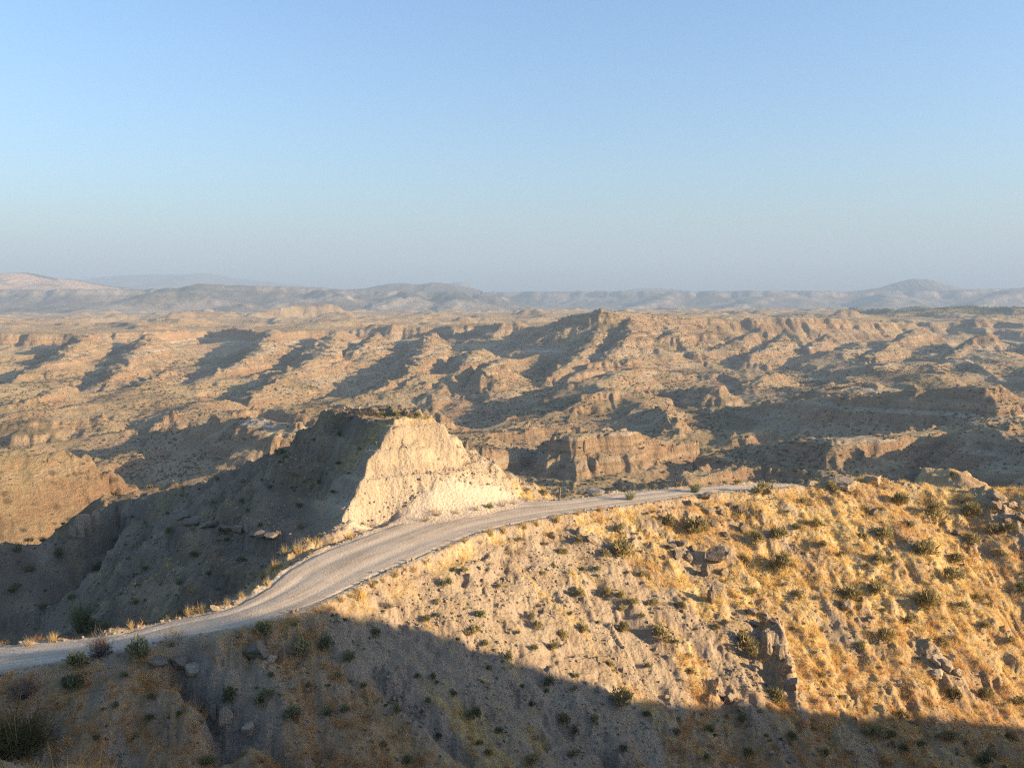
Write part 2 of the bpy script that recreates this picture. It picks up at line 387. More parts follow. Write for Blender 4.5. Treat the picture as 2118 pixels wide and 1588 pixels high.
# ------------------------------------------------------------------ materials
class NT:
    def __init__(s, name, rough=0.95, spec=0.15):
        s.m = bpy.data.materials.new(name); s.m.use_nodes = True
        s.t = s.m.node_tree; s.n = s.t.nodes; s.l = s.t.links
        s.b = s.n['Principled BSDF']
        s.b.inputs['Roughness'].default_value = rough
        s.b.inputs['Specular IOR Level'].default_value = spec
    def add(s, t, **k):
        n = s.n.new(t)
        for a, v in k.items(): setattr(n, a, v)
        return n
    def put(s, sock, v):
        if hasattr(v, 'is_linked') or hasattr(v, 'links'): s.l.new(v, sock)
        elif v is not None: sock.default_value = v
    def pos(s):
        return s.add('ShaderNodeNewGeometry').outputs['Position']
    def normal_z(s):
        x = s.add('ShaderNodeSeparateXYZ'); s.l.new(s.add('ShaderNodeNewGeometry').outputs['Normal'], x.inputs[0]); return x.outputs[2]
    def attr(s, name):
        return s.add('ShaderNodeAttribute', attribute_name=name).outputs['Fac']
    def scale(s, vec, sc):
        n = s.add('ShaderNodeVectorMath', operation='MULTIPLY'); s.put(n.inputs[0], vec); n.inputs[1].default_value = sc; return n.outputs[0]
    def noise(s, vec, scale, detail=4, rough=.55, dist=0, dim='3D'):
        n = s.add('ShaderNodeTexNoise', noise_dimensions=dim); s.put(n.inputs['Vector'], vec)
        n.inputs['Scale'].default_value = scale; n.inputs['Detail'].default_value = detail
        n.inputs['Roughness'].default_value = rough; n.inputs['Distortion'].default_value = dist
        return n.outputs['Fac']
    def voro(s, vec, scale, feature='F1', out='Distance', rnd=1):
        n = s.add('ShaderNodeTexVoronoi', feature=feature); s.put(n.inputs['Vector'], vec); n.inputs['Scale'].default_value = scale
        n.inputs['Randomness'].default_value = rnd
        return n.outputs[out]
    def mr(s, v, a, b, c=0., d=1., smooth=True):
        n = s.add('ShaderNodeMapRange', interpolation_type='SMOOTHSTEP' if smooth else 'LINEAR'); s.put(n.inputs[0], v)
        for i, q in enumerate((a, b, c, d)): n.inputs[i + 1].default_value = q
        return n.outputs[0]
    def math(s, op, a, b=None, clamp=False):
        n = s.add('ShaderNodeMath', operation=op, use_clamp=clamp); s.put(n.inputs[0], a)
        if b is not None: s.put(n.inputs[1], b)
        return n.outputs[0]
    def mix(s, f, a, b, mode='MIX'):
        n = s.add('ShaderNodeMix', data_type='RGBA', blend_type=mode); s.put(n.inputs[0], f)
        s.put(n.inputs[6], a if not isinstance(a, tuple) else (*a, 1)); s.put(n.inputs[7], b if not isinstance(b, tuple) else (*b, 1)); return n.outputs[2]
    def bump(s, h, strength, dist, normal=None):
        n = s.add('ShaderNodeBump'); n.inputs['Strength'].default_value = strength; n.inputs['Distance'].default_value = dist
        s.put(n.inputs['Height'], h)
        if normal is not None: s.l.new(normal, n.inputs['Normal'])
        return n.outputs[0]
    def out(s, col, normal=None):
        s.put(s.b.inputs['Base Color'], col if not isinstance(col, tuple) else (*col, 1))
        if normal is not None: s.l.new(normal, s.b.inputs['Normal'])
        return s.m

def mat_ground():
    n = NT('dry_ground')
    p = n.pos(); nz = n.normal_z()
    soil = n.mix(n.noise(p, .35, 5), (.31, .215, .125), (.43, .315, .195))
    soil = n.mix(n.mr(n.noise(p, 2.2, 6, .7), .42, .62), soil, (.38, .275, .175))
    soil = n.mix(n.mr(n.noise(p, 9, 4, .7), .5, .7), soil, (.25, .185, .13))
    pale = n.attr('pale')
    beds = n.noise(n.scale(p, (.12, .12, 1.9)), 1.0, 5, .7)
    pale = n.math('MULTIPLY', pale, n.mr(beds, .36, .55, .55, 1.0))
    soil = n.mix(n.math('MULTIPLY', pale, .85), soil, n.mix(n.noise(p, 1.4, 6, .7), (.42, .325, .21), (.56, .45, .305)))
    rock = n.mix(n.noise(n.scale(p, (1, 1, 3.2)), .9, 6, .65), (.27, .20, .14), (.46, .36, .26))
    steep = n.mr(nz, .80, .62)
    c = n.mix(n.math('MULTIPLY', steep, n.math('SUBTRACT', 1.0, pale)), soil, rock)
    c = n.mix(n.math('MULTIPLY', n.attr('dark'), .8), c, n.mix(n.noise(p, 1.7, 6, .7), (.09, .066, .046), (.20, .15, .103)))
    grass = n.attr('grass')
    gc = n.mix(n.noise(p, 1.1, 4, .6), (.60, .40, .135), (.78, .56, .205))
    gc = n.mix(n.mr(n.noise(p, .16, 3), .45, .62), gc, (.44, .265, .11))
    gc = n.mix(n.math('MULTIPLY', n.attr('rust'), .85), gc, n.mix(n.noise(p, 1.3, 4, .6), (.42, .225, .085), (.60, .34, .135)))
    gf = n.math('MULTIPLY', grass, n.mr(n.noise(n.scale(p, (1, 1, 1)), 3.0, 5, .75), .36, .60, 0, .85))
    c = n.mix(gf, c, gc)
    road = n.attr('road')
    c = n.mix(road, c, n.mix(n.noise(p, 3, 5, .7), (.50, .39, .275), (.60, .48, .345)))
    hgt = n.math('ADD', n.noise(p, 3.2, 9, .75), n.math('MULTIPLY', n.voro(p, 4.5), .35))
    nb = n.bump(hgt, .9, .24)
    return n.out(c, nb)

def mat_badland():
    n = NT('badland_earth')
    p = n.pos(); nz = n.normal_z()
    flat = n.mr(nz, .78, .97)
    wp = n.add('ShaderNodeVectorMath', operation='ADD')
    nn = n.add('ShaderNodeTexNoise'); n.put(nn.inputs['Vector'], p); nn.inputs['Scale'].default_value = .012
    ofs = n.scale(nn.outputs['Color'], (0, 0, 9)); n.l.new(p, wp.inputs[0]); n.l.new(ofs, wp.inputs[1])
    strata = n.noise(n.scale(wp.outputs[0], (.004, .004, .28)), 1.0, 5, .7)
    earth = n.mix(n.mr(strata, .35, .65), (.28, .178, .095), (.46, .315, .18))
    earth = n.mix(n.mr(n.noise(p, .02, 5, .6), .4, .7), earth, (.36, .22, .12))
    earth = n.mix(n.mr(n.noise(n.scale(wp.outputs[0], (.003, .003, .11)), 1.0, 2, .5), .58, .66), earth, (.41, .31, .20))
    zz = n.add('ShaderNodeSeparateXYZ'); n.l.new(wp.outputs[0], zz.inputs[0])
    bed = n.math('MULTIPLY', n.mr(n.math('ABSOLUTE', n.math('ADD', zz.outputs[2], 80.0)), 1.7, .7), n.mr(n.noise(p, .01, 4, .7), .36, .5, .15, .9))
    earth = n.mix(bed, earth, (.55, .455, .33))
    gold = n.mix(n.noise(p, .05, 5, .7), (.41, .29, .145), (.56, .41, .21))
    c = n.mix(n.math('MULTIPLY', flat, n.mr(n.noise(p, .013, 4, .6), .36, .60)), earth, gold)
    yy = n.add('ShaderNodeSeparateXYZ'); n.l.new(p, yy.inputs[0])
    olive = n.mix(n.noise(p, .09, 4), (.16, .12, .055), (.25, .185, .09))
    c = n.mix(n.math('MULTIPLY', n.math('MULTIPLY', n.mr(n.noise(p, .008, 5, .62), .50, .66, 0, .75), n.mr(nz, .6, .85)), n.mr(yy.outputs[1], 1350, 1900, 1, .3)), c, olive)
    green = n.attr('green')
    c = n.mix(green, c, n.mix(n.mr(n.noise(p, .09, 3), .45, .55), (.05, .075, .028), (.17, .15, .07)))
    track = n.attr('pale')
    c = n.mix(track, c, (.50, .40, .27))
    # scrub too small to build: dark specks of plants on the slopes
    sp = n.mr(n.voro(p, .22), .30, .16)
    sp = n.math('MULTIPLY', sp, n.mr(n.noise(p, .017, 4, .6), .36, .58))
    sp = n.math('MULTIPLY', sp, n.mr(nz, .45, .7, .25, .9))
    sp = n.math('MULTIPLY', sp, n.mr(yy.outputs[1], 1500, 2100, 1, .45))
    c = n.mix(sp, c, (.075, .068, .036))
    sp2 = n.math('MULTIPLY', n.mr(n.voro(p, .55), .34, .18), n.mr(n.noise(p, .03, 3), .4, .6, .1, .75))
    c = n.mix(sp2, c, (.13, .105, .058))
    h = n.math('ADD', n.math('MULTIPLY', n.noise(n.scale(p, (1, 1, .3)), .22, 9, .74), 1.0), n.math('MULTIPLY', strata, .4))
    return n.out(c, n.bump(h, 1.0, 4.5))

def mat_far():
    n = NT('far_land')
    p = n.pos(); nz = n.normal_z()
    c = n.mix(n.mr(n.noise(p, .0025, 6, .65), .38, .62), (.17, .13, .085), (.34, .27, .19))
    c = n.mix(n.mr(nz, .93, .72), c, (.40, .33, .25))
    c = n.mix(n.mr(n.noise(p, .0012, 4), .52, .62), c, (.12, .11, .065))
    c = n.mix(n.attr('pale'), c, n.mix(n.noise(p, .004, 4), (.52, .33, .20), (.62, .42, .27)))
    return n.out(c, n.bump(n.noise(p, .016, 8, .72), 1.0, 40))

def mat_mountain():
    n = NT('mountain_land')
    p = n.pos()
    c = n.mix(n.noise(p, .003, 5, .65), (.10, .095, .06), (.26, .20, .14))
    return n.out(c, n.bump(n.noise(p, .012, 5, .65), .8, 25))

def mat_road():
    n = NT('gravel_track')
    p = n.pos(); u = n.attr('across'); l = n.attr('along')
    cv = n.add('ShaderNodeCombineXYZ'); n.put(cv.inputs[0], n.math('MULTIPLY', u, 5.0)); n.put(cv.inputs[1], n.math('MULTIPLY', l, .09))
    streak = n.noise(cv.outputs[0], 1.6, 5, .65)
    c = n.mix(n.mr(n.noise(p, .45, 7, .72), .35, .65), (.40, .30, .20), (.54, .425, .30))
    c = n.mix(n.mr(streak, .42, .62, 0, .75), c, (.58, .46, .33))
    c = n.mix(n.mr(streak, .46, .30, 0, .7), c, (.36, .27, .18))
    wob = n.math('ADD', n.math('ABSOLUTE', u), n.math('MULTIPLY', n.math('SUBTRACT', n.noise(p, .25, 3), .5), .25))
    ruts = n.mr(n.math('ABSOLUTE', n.math('SUBTRACT', wob, .45)), .17, .04)
    c = n.mix(n.math('MULTIPLY', ruts, n.mr(n.noise(p, .35, 4), .3, .6, .25, .8)), c, (.62, .495, .355))
    c = n.mix(n.mr(n.noise(p, 7, 5, .75), .5, .72), c, (.33, .25, .17))
    c = n.mix(n.mr(n.voro(p, 5.5), .20, .10, 0, .4), c, (.32, .25, .175))
    h = n.math('ADD', n.noise(p, 5, 8, .78), n.math('MULTIPLY', n.voro(p, 9), .45))
    return n.out(c, n.bump(h, .4, .06))

def mat_plant(name, a, b, sc=3.0, trans=0.25):
    n = NT(name, .8, .1)
    p = n.pos()
    rnd = n.add('ShaderNodeObjectInfo').outputs['Random']
    f = n.math('ADD', n.math('MULTIPLY', n.noise(p, sc, 3, .7), .7), n.math('MULTIPLY', rnd, .35))
    c = n.mix(n.mr(f, .25, .75, 0, 1, False), a, b)
    n.out(c)
    tr = n.add('ShaderNodeBsdfTranslucent'); n.put(tr.inputs[0], c)
    mx = n.add('ShaderNodeMixShader'); mx.inputs[0].default_value = trans
    n.l.new(n.b.outputs[0], mx.inputs[1]); n.l.new(tr.outputs[0], mx.inputs[2])
    n.l.new(mx.outputs[0], n.n['Material Output'].inputs['Surface'])
    return n.m

def mat_rock(name, a, b, sc=2.2):
    n = NT(name)
    tc = n.add('ShaderNodeTexCoord').outputs['Object']
    c = n.mix(n.noise(n.scale(tc, (1, 1, 2.5)), sc, 6, .65), a, b)
    c = n.mix(n.mr(n.noise(tc, sc * 3, 4, .7), .55, .7), c, tuple(x * .55 for x in a))
    return n.out(c, n.bump(n.noise(tc, sc * 3, 7, .7), .8, .12))

M_GROUND, M_BAD, M_FAR, M_MNT, M_ROAD = mat_ground(), mat_badland(), mat_far(), mat_mountain(), mat_road()
# ------------------------------------------------------------------ land meshes
def grid_object(name, V, rows, cols, mat, kind='structure', attrs=None, wrap=False, smooth=True):
    V = np.ascontiguousarray(V, np.float32)
    i = np.arange(rows - 1)[:, None] * cols + np.arange(cols - 1)[None, :]
    if wrap:
        i = np.arange(rows - 1)[:, None] * cols + np.arange(cols)[None, :]
        j = np.arange(rows - 1)[:, None] * cols + (np.arange(cols)[None, :] + 1) % cols
    else:
        j = i + 1
    Q = np.stack([i, j, j + cols, i + cols], -1).reshape(-1, 4).astype(np.int32)
    me = bpy.data.meshes.new(name)
    me.vertices.add(len(V)); me.vertices.foreach_set('co', V.ravel())
    me.loops.add(Q.size); me.loops.foreach_set('vertex_index', Q.ravel())
    me.polygons.add(len(Q)); me.polygons.foreach_set('loop_start', np.arange(0, Q.size, 4, dtype=np.int32))
    if smooth: me.polygons.foreach_set('use_smooth', np.ones(len(Q), bool))
    me.update(calc_edges=True)
    for k, a in (attrs or {}).items():
        at = me.attributes.new(k, 'FLOAT', 'POINT'); at.data.foreach_set('value', np.ascontiguousarray(a, np.float32).ravel())
    me.materials.append(mat)
    o = bpy.data.objects.new(name, me); COL.objects.link(o)
    if kind: o['kind'] = kind
    return o

def grad_grid(Z, X, Y):
    """world gradient of a height grid laid on any curvilinear X, Y"""
    zr, zc = np.gradient(Z); xr, xc = np.gradient(X); yr, yc = np.gradient(Y)
    det = xr * yc - xc * yr
    det = np.where(np.abs(det) < 1e-9, 1e-9, det)
    return (zr * yc - zc * yr) / det, (xr * zc - xc * zr) / det

def blur(A, k=1):
    for _ in range(k):
        A = A.copy()
        A[1:-1] = .25 * A[:-2] + .5 * A[1:-1] + .25 * A[2:]
        A[:, 1:-1] = .25 * A[:, :-2] + .5 * A[:, 1:-1] + .25 * A[:, 2:]
    return A

def near_detail(X, Y, Z0, gx, gy):
    """rills, slips and roughness of the near ground; returns height and the masks for what grows on it"""
    d, side, zr, w = polyline_field(X, Y, ROAD, ROADW)
    out = d - w
    free = sstep(-.1, 1.2, out)
    e1 = gullies(X + .6 * gnoise(X / 3, Y / 3, 90), Y + .6 * gnoise(X / 3, Y / 3, 91), gx, gy, 4.6, 101, 4, .55)
    rough = fbm(X / 1.7, Y / 1.7, 111, 5, .6)
    big = fbm(X / 11, Y / 11, 113, 3)
    slope = np.sqrt(gx * gx + gy * gy)
    b0, b1 = atz(726, 1087, -17.0), atz(1098, 1031, -17.0)
    e = (b1 - b0)[:2] / np.hypot(*(b1 - b0)[:2])
    s = (X - b0[0]) * -e[1] + (Y - b0[1]) * e[0]; a = (X - b0[0]) * e[0] + (Y - b0[1]) * e[1]
    cut = sstep(-2.2, -.2, a) * (1 - sstep(14.5, 16.5, a)) * sstep(-.6, .2, s) * np.maximum(1 - sstep(3.6, 4.6, s), sstep(6, 9, a) * (1 - sstep(8, 10, s)) * (1 - sstep(-11.4, -10.8, Z0)))
    Z = Z0 + free * (.30 * e1 + .26 * rough + .5 * big * sstep(1, 4, out)) * (1 - .55 * cut) + cut * (.08 * ridged(a / .9, s / 1.2, 131, 3) + .13 * fbm(X / .4, Y / .4, 133, 3) + .06 * np.sin(Z0 * 6 + 4 * rough) + .20 * fbm(a / 2.2, Z0 / .45, 137, 4))
    rib = 0 * Z
    crag = sstep(.0, .35, .16 * (side < 0) * sstep(3, 9, out) + fbm(X / 6, Y / 6, 151, 3) + .12 + .25 * sstep(.6, 1.0, slope))
    Z = Z + free * crag * (1 - cut) * (.16 * (ridged(X / 1.5, Y / 1.5, 153, 4, .55) - .9) + .08 * (ridged(X / .5, Y / .5, 155, 2) - .8))
    for P, hgt, wd in RIBS:
        dd, sd, zz, tt = polyline_field(X + .5 * rough, Y + .3 * rough, P, list(np.linspace(1.1, .5, len(P))))
        k = np.clip(1 - dd / np.where(sd > 0, wd * 1.5, wd * .55), 0, 1) ** .75
        Z = Z + hgt * tt * k * (.75 + .5 * ridged(X / .9, Y / .9, 159, 3))
        rib = np.maximum(rib, k)
    # steps of harder beds on the steep dark flank and slips on the slope
    bed = np.sin((Z + .5 * big) * 3.4) 
    Z = Z + free * sstep(.38, .75, slope) * (.09 + .13 * crag + .15 * (side < 0) * sstep(3, 9, out)) * bed
    # masks
    along = (X * .75 + Y * .66); down = (X * .66 - Y * .75)
    g = fbm(along / 3.0, down / 9.0, 141, 4, .6) + .55 * fbm(X / 16, Y / 16, 143, 3)
    onslope = np.where(side > 0, 1.0, .0)
    px = X / np.maximum(Y, 5)                       # bearing, only used to place the bare scree beside the track
    bare = np.exp(-(((along - 40) / 11) ** 2)) * sstep(.5, 2.5, out) * (1 - sstep(13, 22, out)) * onslope
    right = sstep(46, 62, along) * onslope
    camside = 1 - sstep(38, 46, Y + .35 * X)
    grass = sstep(-.10, .32, g + .56 * right - .34 * bare + .34 * camside + .55 * sstep(10, 20, out) * onslope)
    grass = grass * (1 - .85 * cut) * free
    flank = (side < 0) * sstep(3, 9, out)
    grass = np.where(flank > 0, grass * (1 - .75 * flank), grass)
    left_gold = flank * sstep(120, 170, np.hypot(X, Y)) * .0
    verge = np.exp(-((out - 1.0) / .8) ** 2) * sstep(-.1, .3, fbm(X / 2.5, Y / 2.5, 145, 3) + .1)
    grass = np.clip(grass + .7 * verge * (1 - cut) * sstep(.1, .4, out), 0, 1)
    grass = np.clip(grass + .65 * sstep(125, 160, Y), 0, 1)
    sl = np.exp(-(((along - 41.5) / 4.5) ** 2)) * np.exp(-(((down + 33.0) / 2.2) ** 2))
    pale = np.clip(cut * (.7 + .6 * rough) + .7 * bare * sstep(-.2, .3, fbm(along / 3, down / 2, 147, 4)) * .8 + .5 * sl, 0, 1)
    pale = np.clip(pale + .55 * np.exp(-((out - .4) / .5) ** 2) * np.where(side < 0, 1, .6) * (Y < 64), 0, 1)
    road = (1 - sstep(-.3, .7 , out + .4 * rough)) + np.exp(-(((s + 1.0) / 1.6) ** 2)) * sstep(-3, 0, a) * (1 - sstep(13, 16, a)) * .8
    # crevice in the shaded slope
    for P, dep, wd in CREV:
        dd, sd, zz, _ = polyline_field(X + .35 * rough, Y + .35 * rough, P)
        k = np.exp(-(dd / wd) ** 2)
        Z = Z - dep * k
        grass = grass * (1 - k * .95)
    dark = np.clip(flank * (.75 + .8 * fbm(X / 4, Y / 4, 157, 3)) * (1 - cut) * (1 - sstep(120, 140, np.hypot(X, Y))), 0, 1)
    grass = grass * (1 - .4 * crag * sstep(.05, .3, rough)) * (1 - rib)
    pale = pale * (1 - .55 * sstep(-12.0, -11.0, Z0) * cut)
    rust = np.clip(np.maximum(camside, .85 * sstep(9, 17, out) * onslope * (1 - .6 * right)) + .4 * fbm(X / 6, Y / 6, 161, 3), 0, 1)
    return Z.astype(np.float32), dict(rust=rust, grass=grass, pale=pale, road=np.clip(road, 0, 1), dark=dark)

def crev(pix, dep, wd):
    P = hit(pix, 20, 120, 260)
    return ([tuple(p) for p in P], dep, wd)
CREV = [crev([(372, 1368), (398, 1385), (412, 1405), (428, 1440), (446, 1475), (462, 1505), (478, 1520)], 1.9, .62),
        crev([(488, 1478), (520, 1502), (548, 1535), (575, 1565), (620, 1600)], .8, .35),
        crev([(770, 1390), (810, 1440), (850, 1470), (900, 1510), (960, 1560)], .6, .5)
        ]

RIBS = [([tuple(p) for p in hit([(1611, 1318), (1618, 1350), (1628, 1390), (1642, 1430), (1660, 1470)], 20, 120, 260)], 1.1, .9),
        ([tuple(p) for p in hit([(1500, 1430), (1530, 1455), (1560, 1480)], 20, 120, 260)], .7, .9),
        ([tuple(p) for p in hit([(1930, 1350), (1955, 1375), (1985, 1400)], 20, 120, 260)], .6, 1.2),
        ([tuple(p) for p in hit([(2052, 1030), (2080, 1060), (2120, 1110)], 20, 120, 260)], .6, 1.4)]
# near ground, a full ring round the viewpoint
def ring(th, r):
    T, Rr = np.meshgrid(th, r)
    return np.sin(T) * Rr, np.cos(T) * Rr
_th = np.radians(np.concatenate([np.linspace(-33.5, 33.5, 860, endpoint=False), np.linspace(33.5, 100, 190, endpoint=False), np.linspace(100, 326.5, 110, endpoint=False)]))
_r = np.concatenate([np.linspace(.4, 22, 36, endpoint=False), np.linspace(22, 92, 440, endpoint=False), np.exp(np.linspace(math.log(92), math.log(150), 90))])
X, Y = ring(_th, _r)
Z0 = height(X, Y)
gx, gy = grad_grid(blur(Z0, 2), X, Y)
Z, NM = near_detail(X, Y, Z0, gx, gy)
Z = np.where(np.hypot(X, Y) < 6, np.minimum(Z, -1.3), Z)
NEAR = dict(X=X, Y=Y, Z=Z, masks=NM, th=_th, r=_r, gx=gx, gy=gy)
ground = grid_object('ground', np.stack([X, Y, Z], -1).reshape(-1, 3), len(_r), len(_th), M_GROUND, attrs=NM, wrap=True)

# the badlands
_th = np.radians(np.concatenate([np.linspace(-60, -32.5, 60, endpoint=False), np.linspace(-32.5, 32.5, 800, endpoint=False), np.linspace(32.5, 62, 120)]))
_r = np.concatenate([np.exp(np.linspace(math.log(146), math.log(380), 150, endpoint=False)), np.exp(np.linspace(math.log(380), math.log(2300), 620, endpoint=False)), np.exp(np.linspace(math.log(2300), math.log(4600), 90))])
X, Y = ring(_th, _r)
Z0 = height(X, Y)
gx, gy = grad_grid(blur(Z0, 1), X, Y)
rr = np.hypot(X, Y)
amp = sstep(200, 330, rr)
e1 = gullies(X, Y, gx, gy, 52, 201, 5, .5)
Z = Z0 + amp * 4.8 * e1 + (.25 + .75 * amp) * 1.3 * fbm(X / 14, Y / 14, 207, 4, .6)
g2x, g2y = grad_grid(blur(Z, 1), X, Y)
Z = Z + amp * 1.7 * gullies(X, Y, g2x, g2y, 15, 221, 2, .55) * sstep(.28, .8, np.hypot(g2x, g2y)) * (1 - sstep(1500, 2200, rr))
sl = np.hypot(g2x, g2y)
# flat benches and little cliffs where the beds come out
lo = 1 - sstep(230, 330, rr)
Z = Z + lo * (.9 * gullies(X, Y, gx, gy, 13, 241, 4, .55) + .7 * fbm(X / 6, Y / 6, 243, 4, .6))
zb = Z + 5 * gnoise(X / 260, Y / 260, 231) + 1.2 * gnoise(X / 40, Y / 40, 232)
bench = amp * (1 - .5 * sstep(2400, 4000, rr)) * (.45 + .55 * sstep(-.2, .3, fbm(X / 150, Y / 150, 233, 2)))
Z = Z - bench * (.62 * 9.5 / 6.283 * np.sin(zb * 6.283 / 9.5) + 0.4 * 3.7 / 6.283 * np.sin(zb * 6.283 / 3.7 + 1) + .38 * 25 / 6.283 * np.sin(zb * 6.283 / 25 + 2))
# harder beds stand out as little ledges
Z = Z + amp * .8 * np.sin((Z + 3 * gnoise(X / 120, Y / 120, 209)) * .55) * sstep(.25, .7, sl)
Z = np.where(rr < 149, Z - .4, Z)
def px_mask(X, Y, Z):
    d = Y * CP - Z * SP
    return CX + F * X / d, CY - F * (Y * SP + Z * CP) / d
green = sstep(2300, 2600, Y) * sstep(.36, .41, X / Y) * .9
TRACKS = [[(2118, 832, -84.), (2020, 822, -83), (1900, 826, -85), (1840, 822, -84)], [(1320, 862, -99), (1450, 856, -97), (1600, 846, -93), (1720, 832, -88)],
          [(450, 912, -108), (500, 906, -106), (540, 900, -104)], [(390, 940, -112.), (470, 938, -111), (560, 948, -110)]]
pale = np.zeros_like(Z)
for t in TRACKS:
    P = catmull([atz(*q) for q in t], 5)
    d, _, _, _ = polyline_field(X + 5 * gnoise(X / 30, Y / 30, 301), Y + 5 * gnoise(X / 30, Y / 30, 302), P)
    pale = np.maximum(pale, .7 * (1 - sstep(1.6, 4.5, d)))
MIDG = dict(X=X, Y=Y, Z=Z, th=_th, r=_r)
terrain = grid_object('terrain', np.stack([X, Y, Z], -1).reshape(-1, 3), len(_r), len(_th), M_BAD, attrs=dict(green=green, pale=pale))

# far hazy country
def ridge_set(X, Y, items):
    h = np.full(X.shape, -1e4, np.float32)
    for pts, prof, sc in items:
        P = [tuple(atd(*q)) for q in pts]
        d, side, z, _ = polyline_field(X, Y, P)
        px, pz = zip(*prof)
        h = np.maximum(h, (z - np.interp(d / sc, px, pz) * sc).astype(np.float32))
    return h
ESC = ((0, 0), (60, 4), (110, 35), (300, 85), (700, 150), (2000, 260), (6000, 500))
SWELL = ((0, 0), (200, 12), (500, 55), (1000, 120), (2500, 220), (7000, 500))
FAR = [
    ([(-700, 598, 5600), (0, 600, 5600), (180, 598, 5600), (300, 599, 5700), (380, 594, 5700), (422, 587, 5700), (520, 591, 5800), (640, 594, 6000), (700, 601, 6000), (820, 601, 6100), (960, 606, 6000), (1010, 612, 5900)], ESC, 1.0),
    ([(340, 600, 5000), (420, 618, 4950), (500, 628, 4900)], ESC, .5),
    ([(640, 600, 5700), (690, 612, 5400), (560, 626, 5100)], ESC, .5),
    ([(830, 603, 5800), (860, 612, 5500), (800, 630, 5200)], ESC, .6),
    ([(930, 608, 5800), (960, 618, 5500), (930, 634, 5200)], ESC, .6),
    ([(1000, 604, 8200), (1180, 603, 8000), (1350, 601, 7800), (1500, 602, 7600), (1640, 601, 7600), (1800, 603, 7600), (1960, 601, 7600), (2118, 595, 7800), (2500, 596, 7800), (3000, 600, 7800)], ESC, 1.3),
    ([(1830, 606, 7300), (1850, 612, 6900), (1800, 640, 6300)], ESC, .9),
    ([(1620, 605, 7400), (1560, 622, 6800), (1500, 640, 6300)], ESC, .8),
    ([(1400, 605, 7600), (1330, 625, 6900), (1260, 645, 6400)], ESC, .8),
    ([(2080, 600, 7500), (2050, 618, 6900), (1990, 640, 6400)], ESC, .9),
]
_th = np.radians(np.linspace(-52, 56, 760)); _r = np.exp(np.linspace(math.log(4450), math.log(9500), 210))
X, Y = ring(_th, _r)
wx = X + 160 * fbm(X / 700, Y / 700, 401, 4); wy = Y + 160 * fbm(X / 700, Y / 700, 402, 4)
h = ridge_set(wx, wy, FAR)
floor = -150 + 40 * (ridged(X / 500, Y / 700, 405, 4) - .8) - 60 * sstep(4500, 5200, Y)
h = smax(h, floor.astype(np.float32), 20)
gx, gy = grad_grid(blur(h, 1), X, Y)
h = h + 16 * gullies(X, Y, gx, gy, 260, 411, 4, .6) + 9 * fbm(X / 120, Y / 120, 413, 4, .6)
hills = grid_object('hills', np.stack([X, Y, h], -1).reshape(-1, 3), len(_r), len(_th), M_FAR, attrs=dict(pale=0 * h))

def mountain(name, pts, prof, sc, mat, seed, width, rows=60, amp=16, cell=420, pale=None):
    """one far mountain: a local mesh either side of its crest line"""
    P = np.array([atd(*q) for q in pts]); C = catmull(P, 14)
    C[:, 2] += 7 * gnoise(np.arange(len(C)) / 3.1, np.zeros(len(C)) + seed, seed)
    v = np.linspace(-width, width, rows)
    X = np.repeat(C[:, 0][None], rows, 0) + 0 * v[:, None]; Y = C[:, 1][None] + v[:, None]
    d, side, z, _ = polyline_field(X, Y, C)
    px, pz = zip(*prof)
    h = z - np.interp(d / sc, px, pz) * sc
    gx, gy = grad_grid(blur(h, 1), X, Y)
    h = h + sstep(30, 250, d) * (amp * gullies(X, Y, gx, gy, cell, seed, 3, .55) + .4 * amp * fbm(X / 160, Y / 160, seed + 5, 3))
    h = np.maximum(h, -330)
    at = dict(pale=pale(X, Y, h, d) if pale else 0 * h)
    return grid_object(name, np.stack([X, Y, h], -1).reshape(-1, 3), rows, len(C), mat, attrs=at)

PEAK = ((0, 0), (40, 3), (160, 60), (420, 120), (1200, 210), (3000, 400))
mountain('mountain', [(1640, 612, 9000), (1740, 604, 8800), (1812, 596, 8700), (1845, 587, 8700), (1868, 581, 8700), (1890, 577, 8700), (1925, 579, 8700), (1955, 589, 8700), (2000, 598, 8800), (2060, 598, 9000), (2200, 604, 9200)], PEAK, 1.0, M_MNT, 501, 2200, 80)
mountain('mountain', [(60, 588, 14200), (180, 578, 14000), (235, 571, 14000), (320, 567, 14000), (380, 568, 14000), (430, 565, 14000), (480, 574, 14000), (560, 583, 14000), (660, 593, 14200), (800, 606, 14500)], SWELL, 1.5, M_MNT, 511, 3000, 50, 20, 900)
mountain('mountain', [(800, 610, 12600), (880, 597, 12500), (930, 586, 12500), (950, 582, 12500), (965, 584, 12500), (980, 594, 12500), (1010, 606, 12600)], PEAK, 1.2, M_MNT, 521, 2600, 50)
mountain('mountain', [(640, 606, 7600), (720, 599, 7400), (780, 594, 7300), (828, 585, 7200), (862, 588, 7200), (900, 584, 7200), (930, 588, 7200), (960, 598, 7300), (1000, 610, 7500)], SWELL, .7, M_MNT, 531, 1700, 60, 12, 300)
mountain('mountain', [(1220, 612, 12500), (1300, 599, 12300), (1340, 595, 12300), (1390, 597, 12300), (1430, 604, 12400), (1480, 612, 12500)], SWELL, 1.0, M_MNT, 541, 2000, 40)
def _pl(X, Y, h, d):
    return sstep(70, 140, d + 60 * fbm(X / 240, Y / 240, 551, 3)) * (1 - .8 * sstep(.25, .45, fbm(X / 420, Y / 200, 552, 3)))
mountain('hill', [(-420, 590, 7200), (-200, 578, 7000), (-60, 572, 6900), (0, 568, 6850), (50, 564, 6800), (90, 571, 6800), (125, 578, 6800), (150, 577, 6800), (205, 588, 6850), (280, 597, 6900), (360, 606, 7000)], SWELL, .8, M_FAR, 561, 1050, 60, 12, 300, _pl)

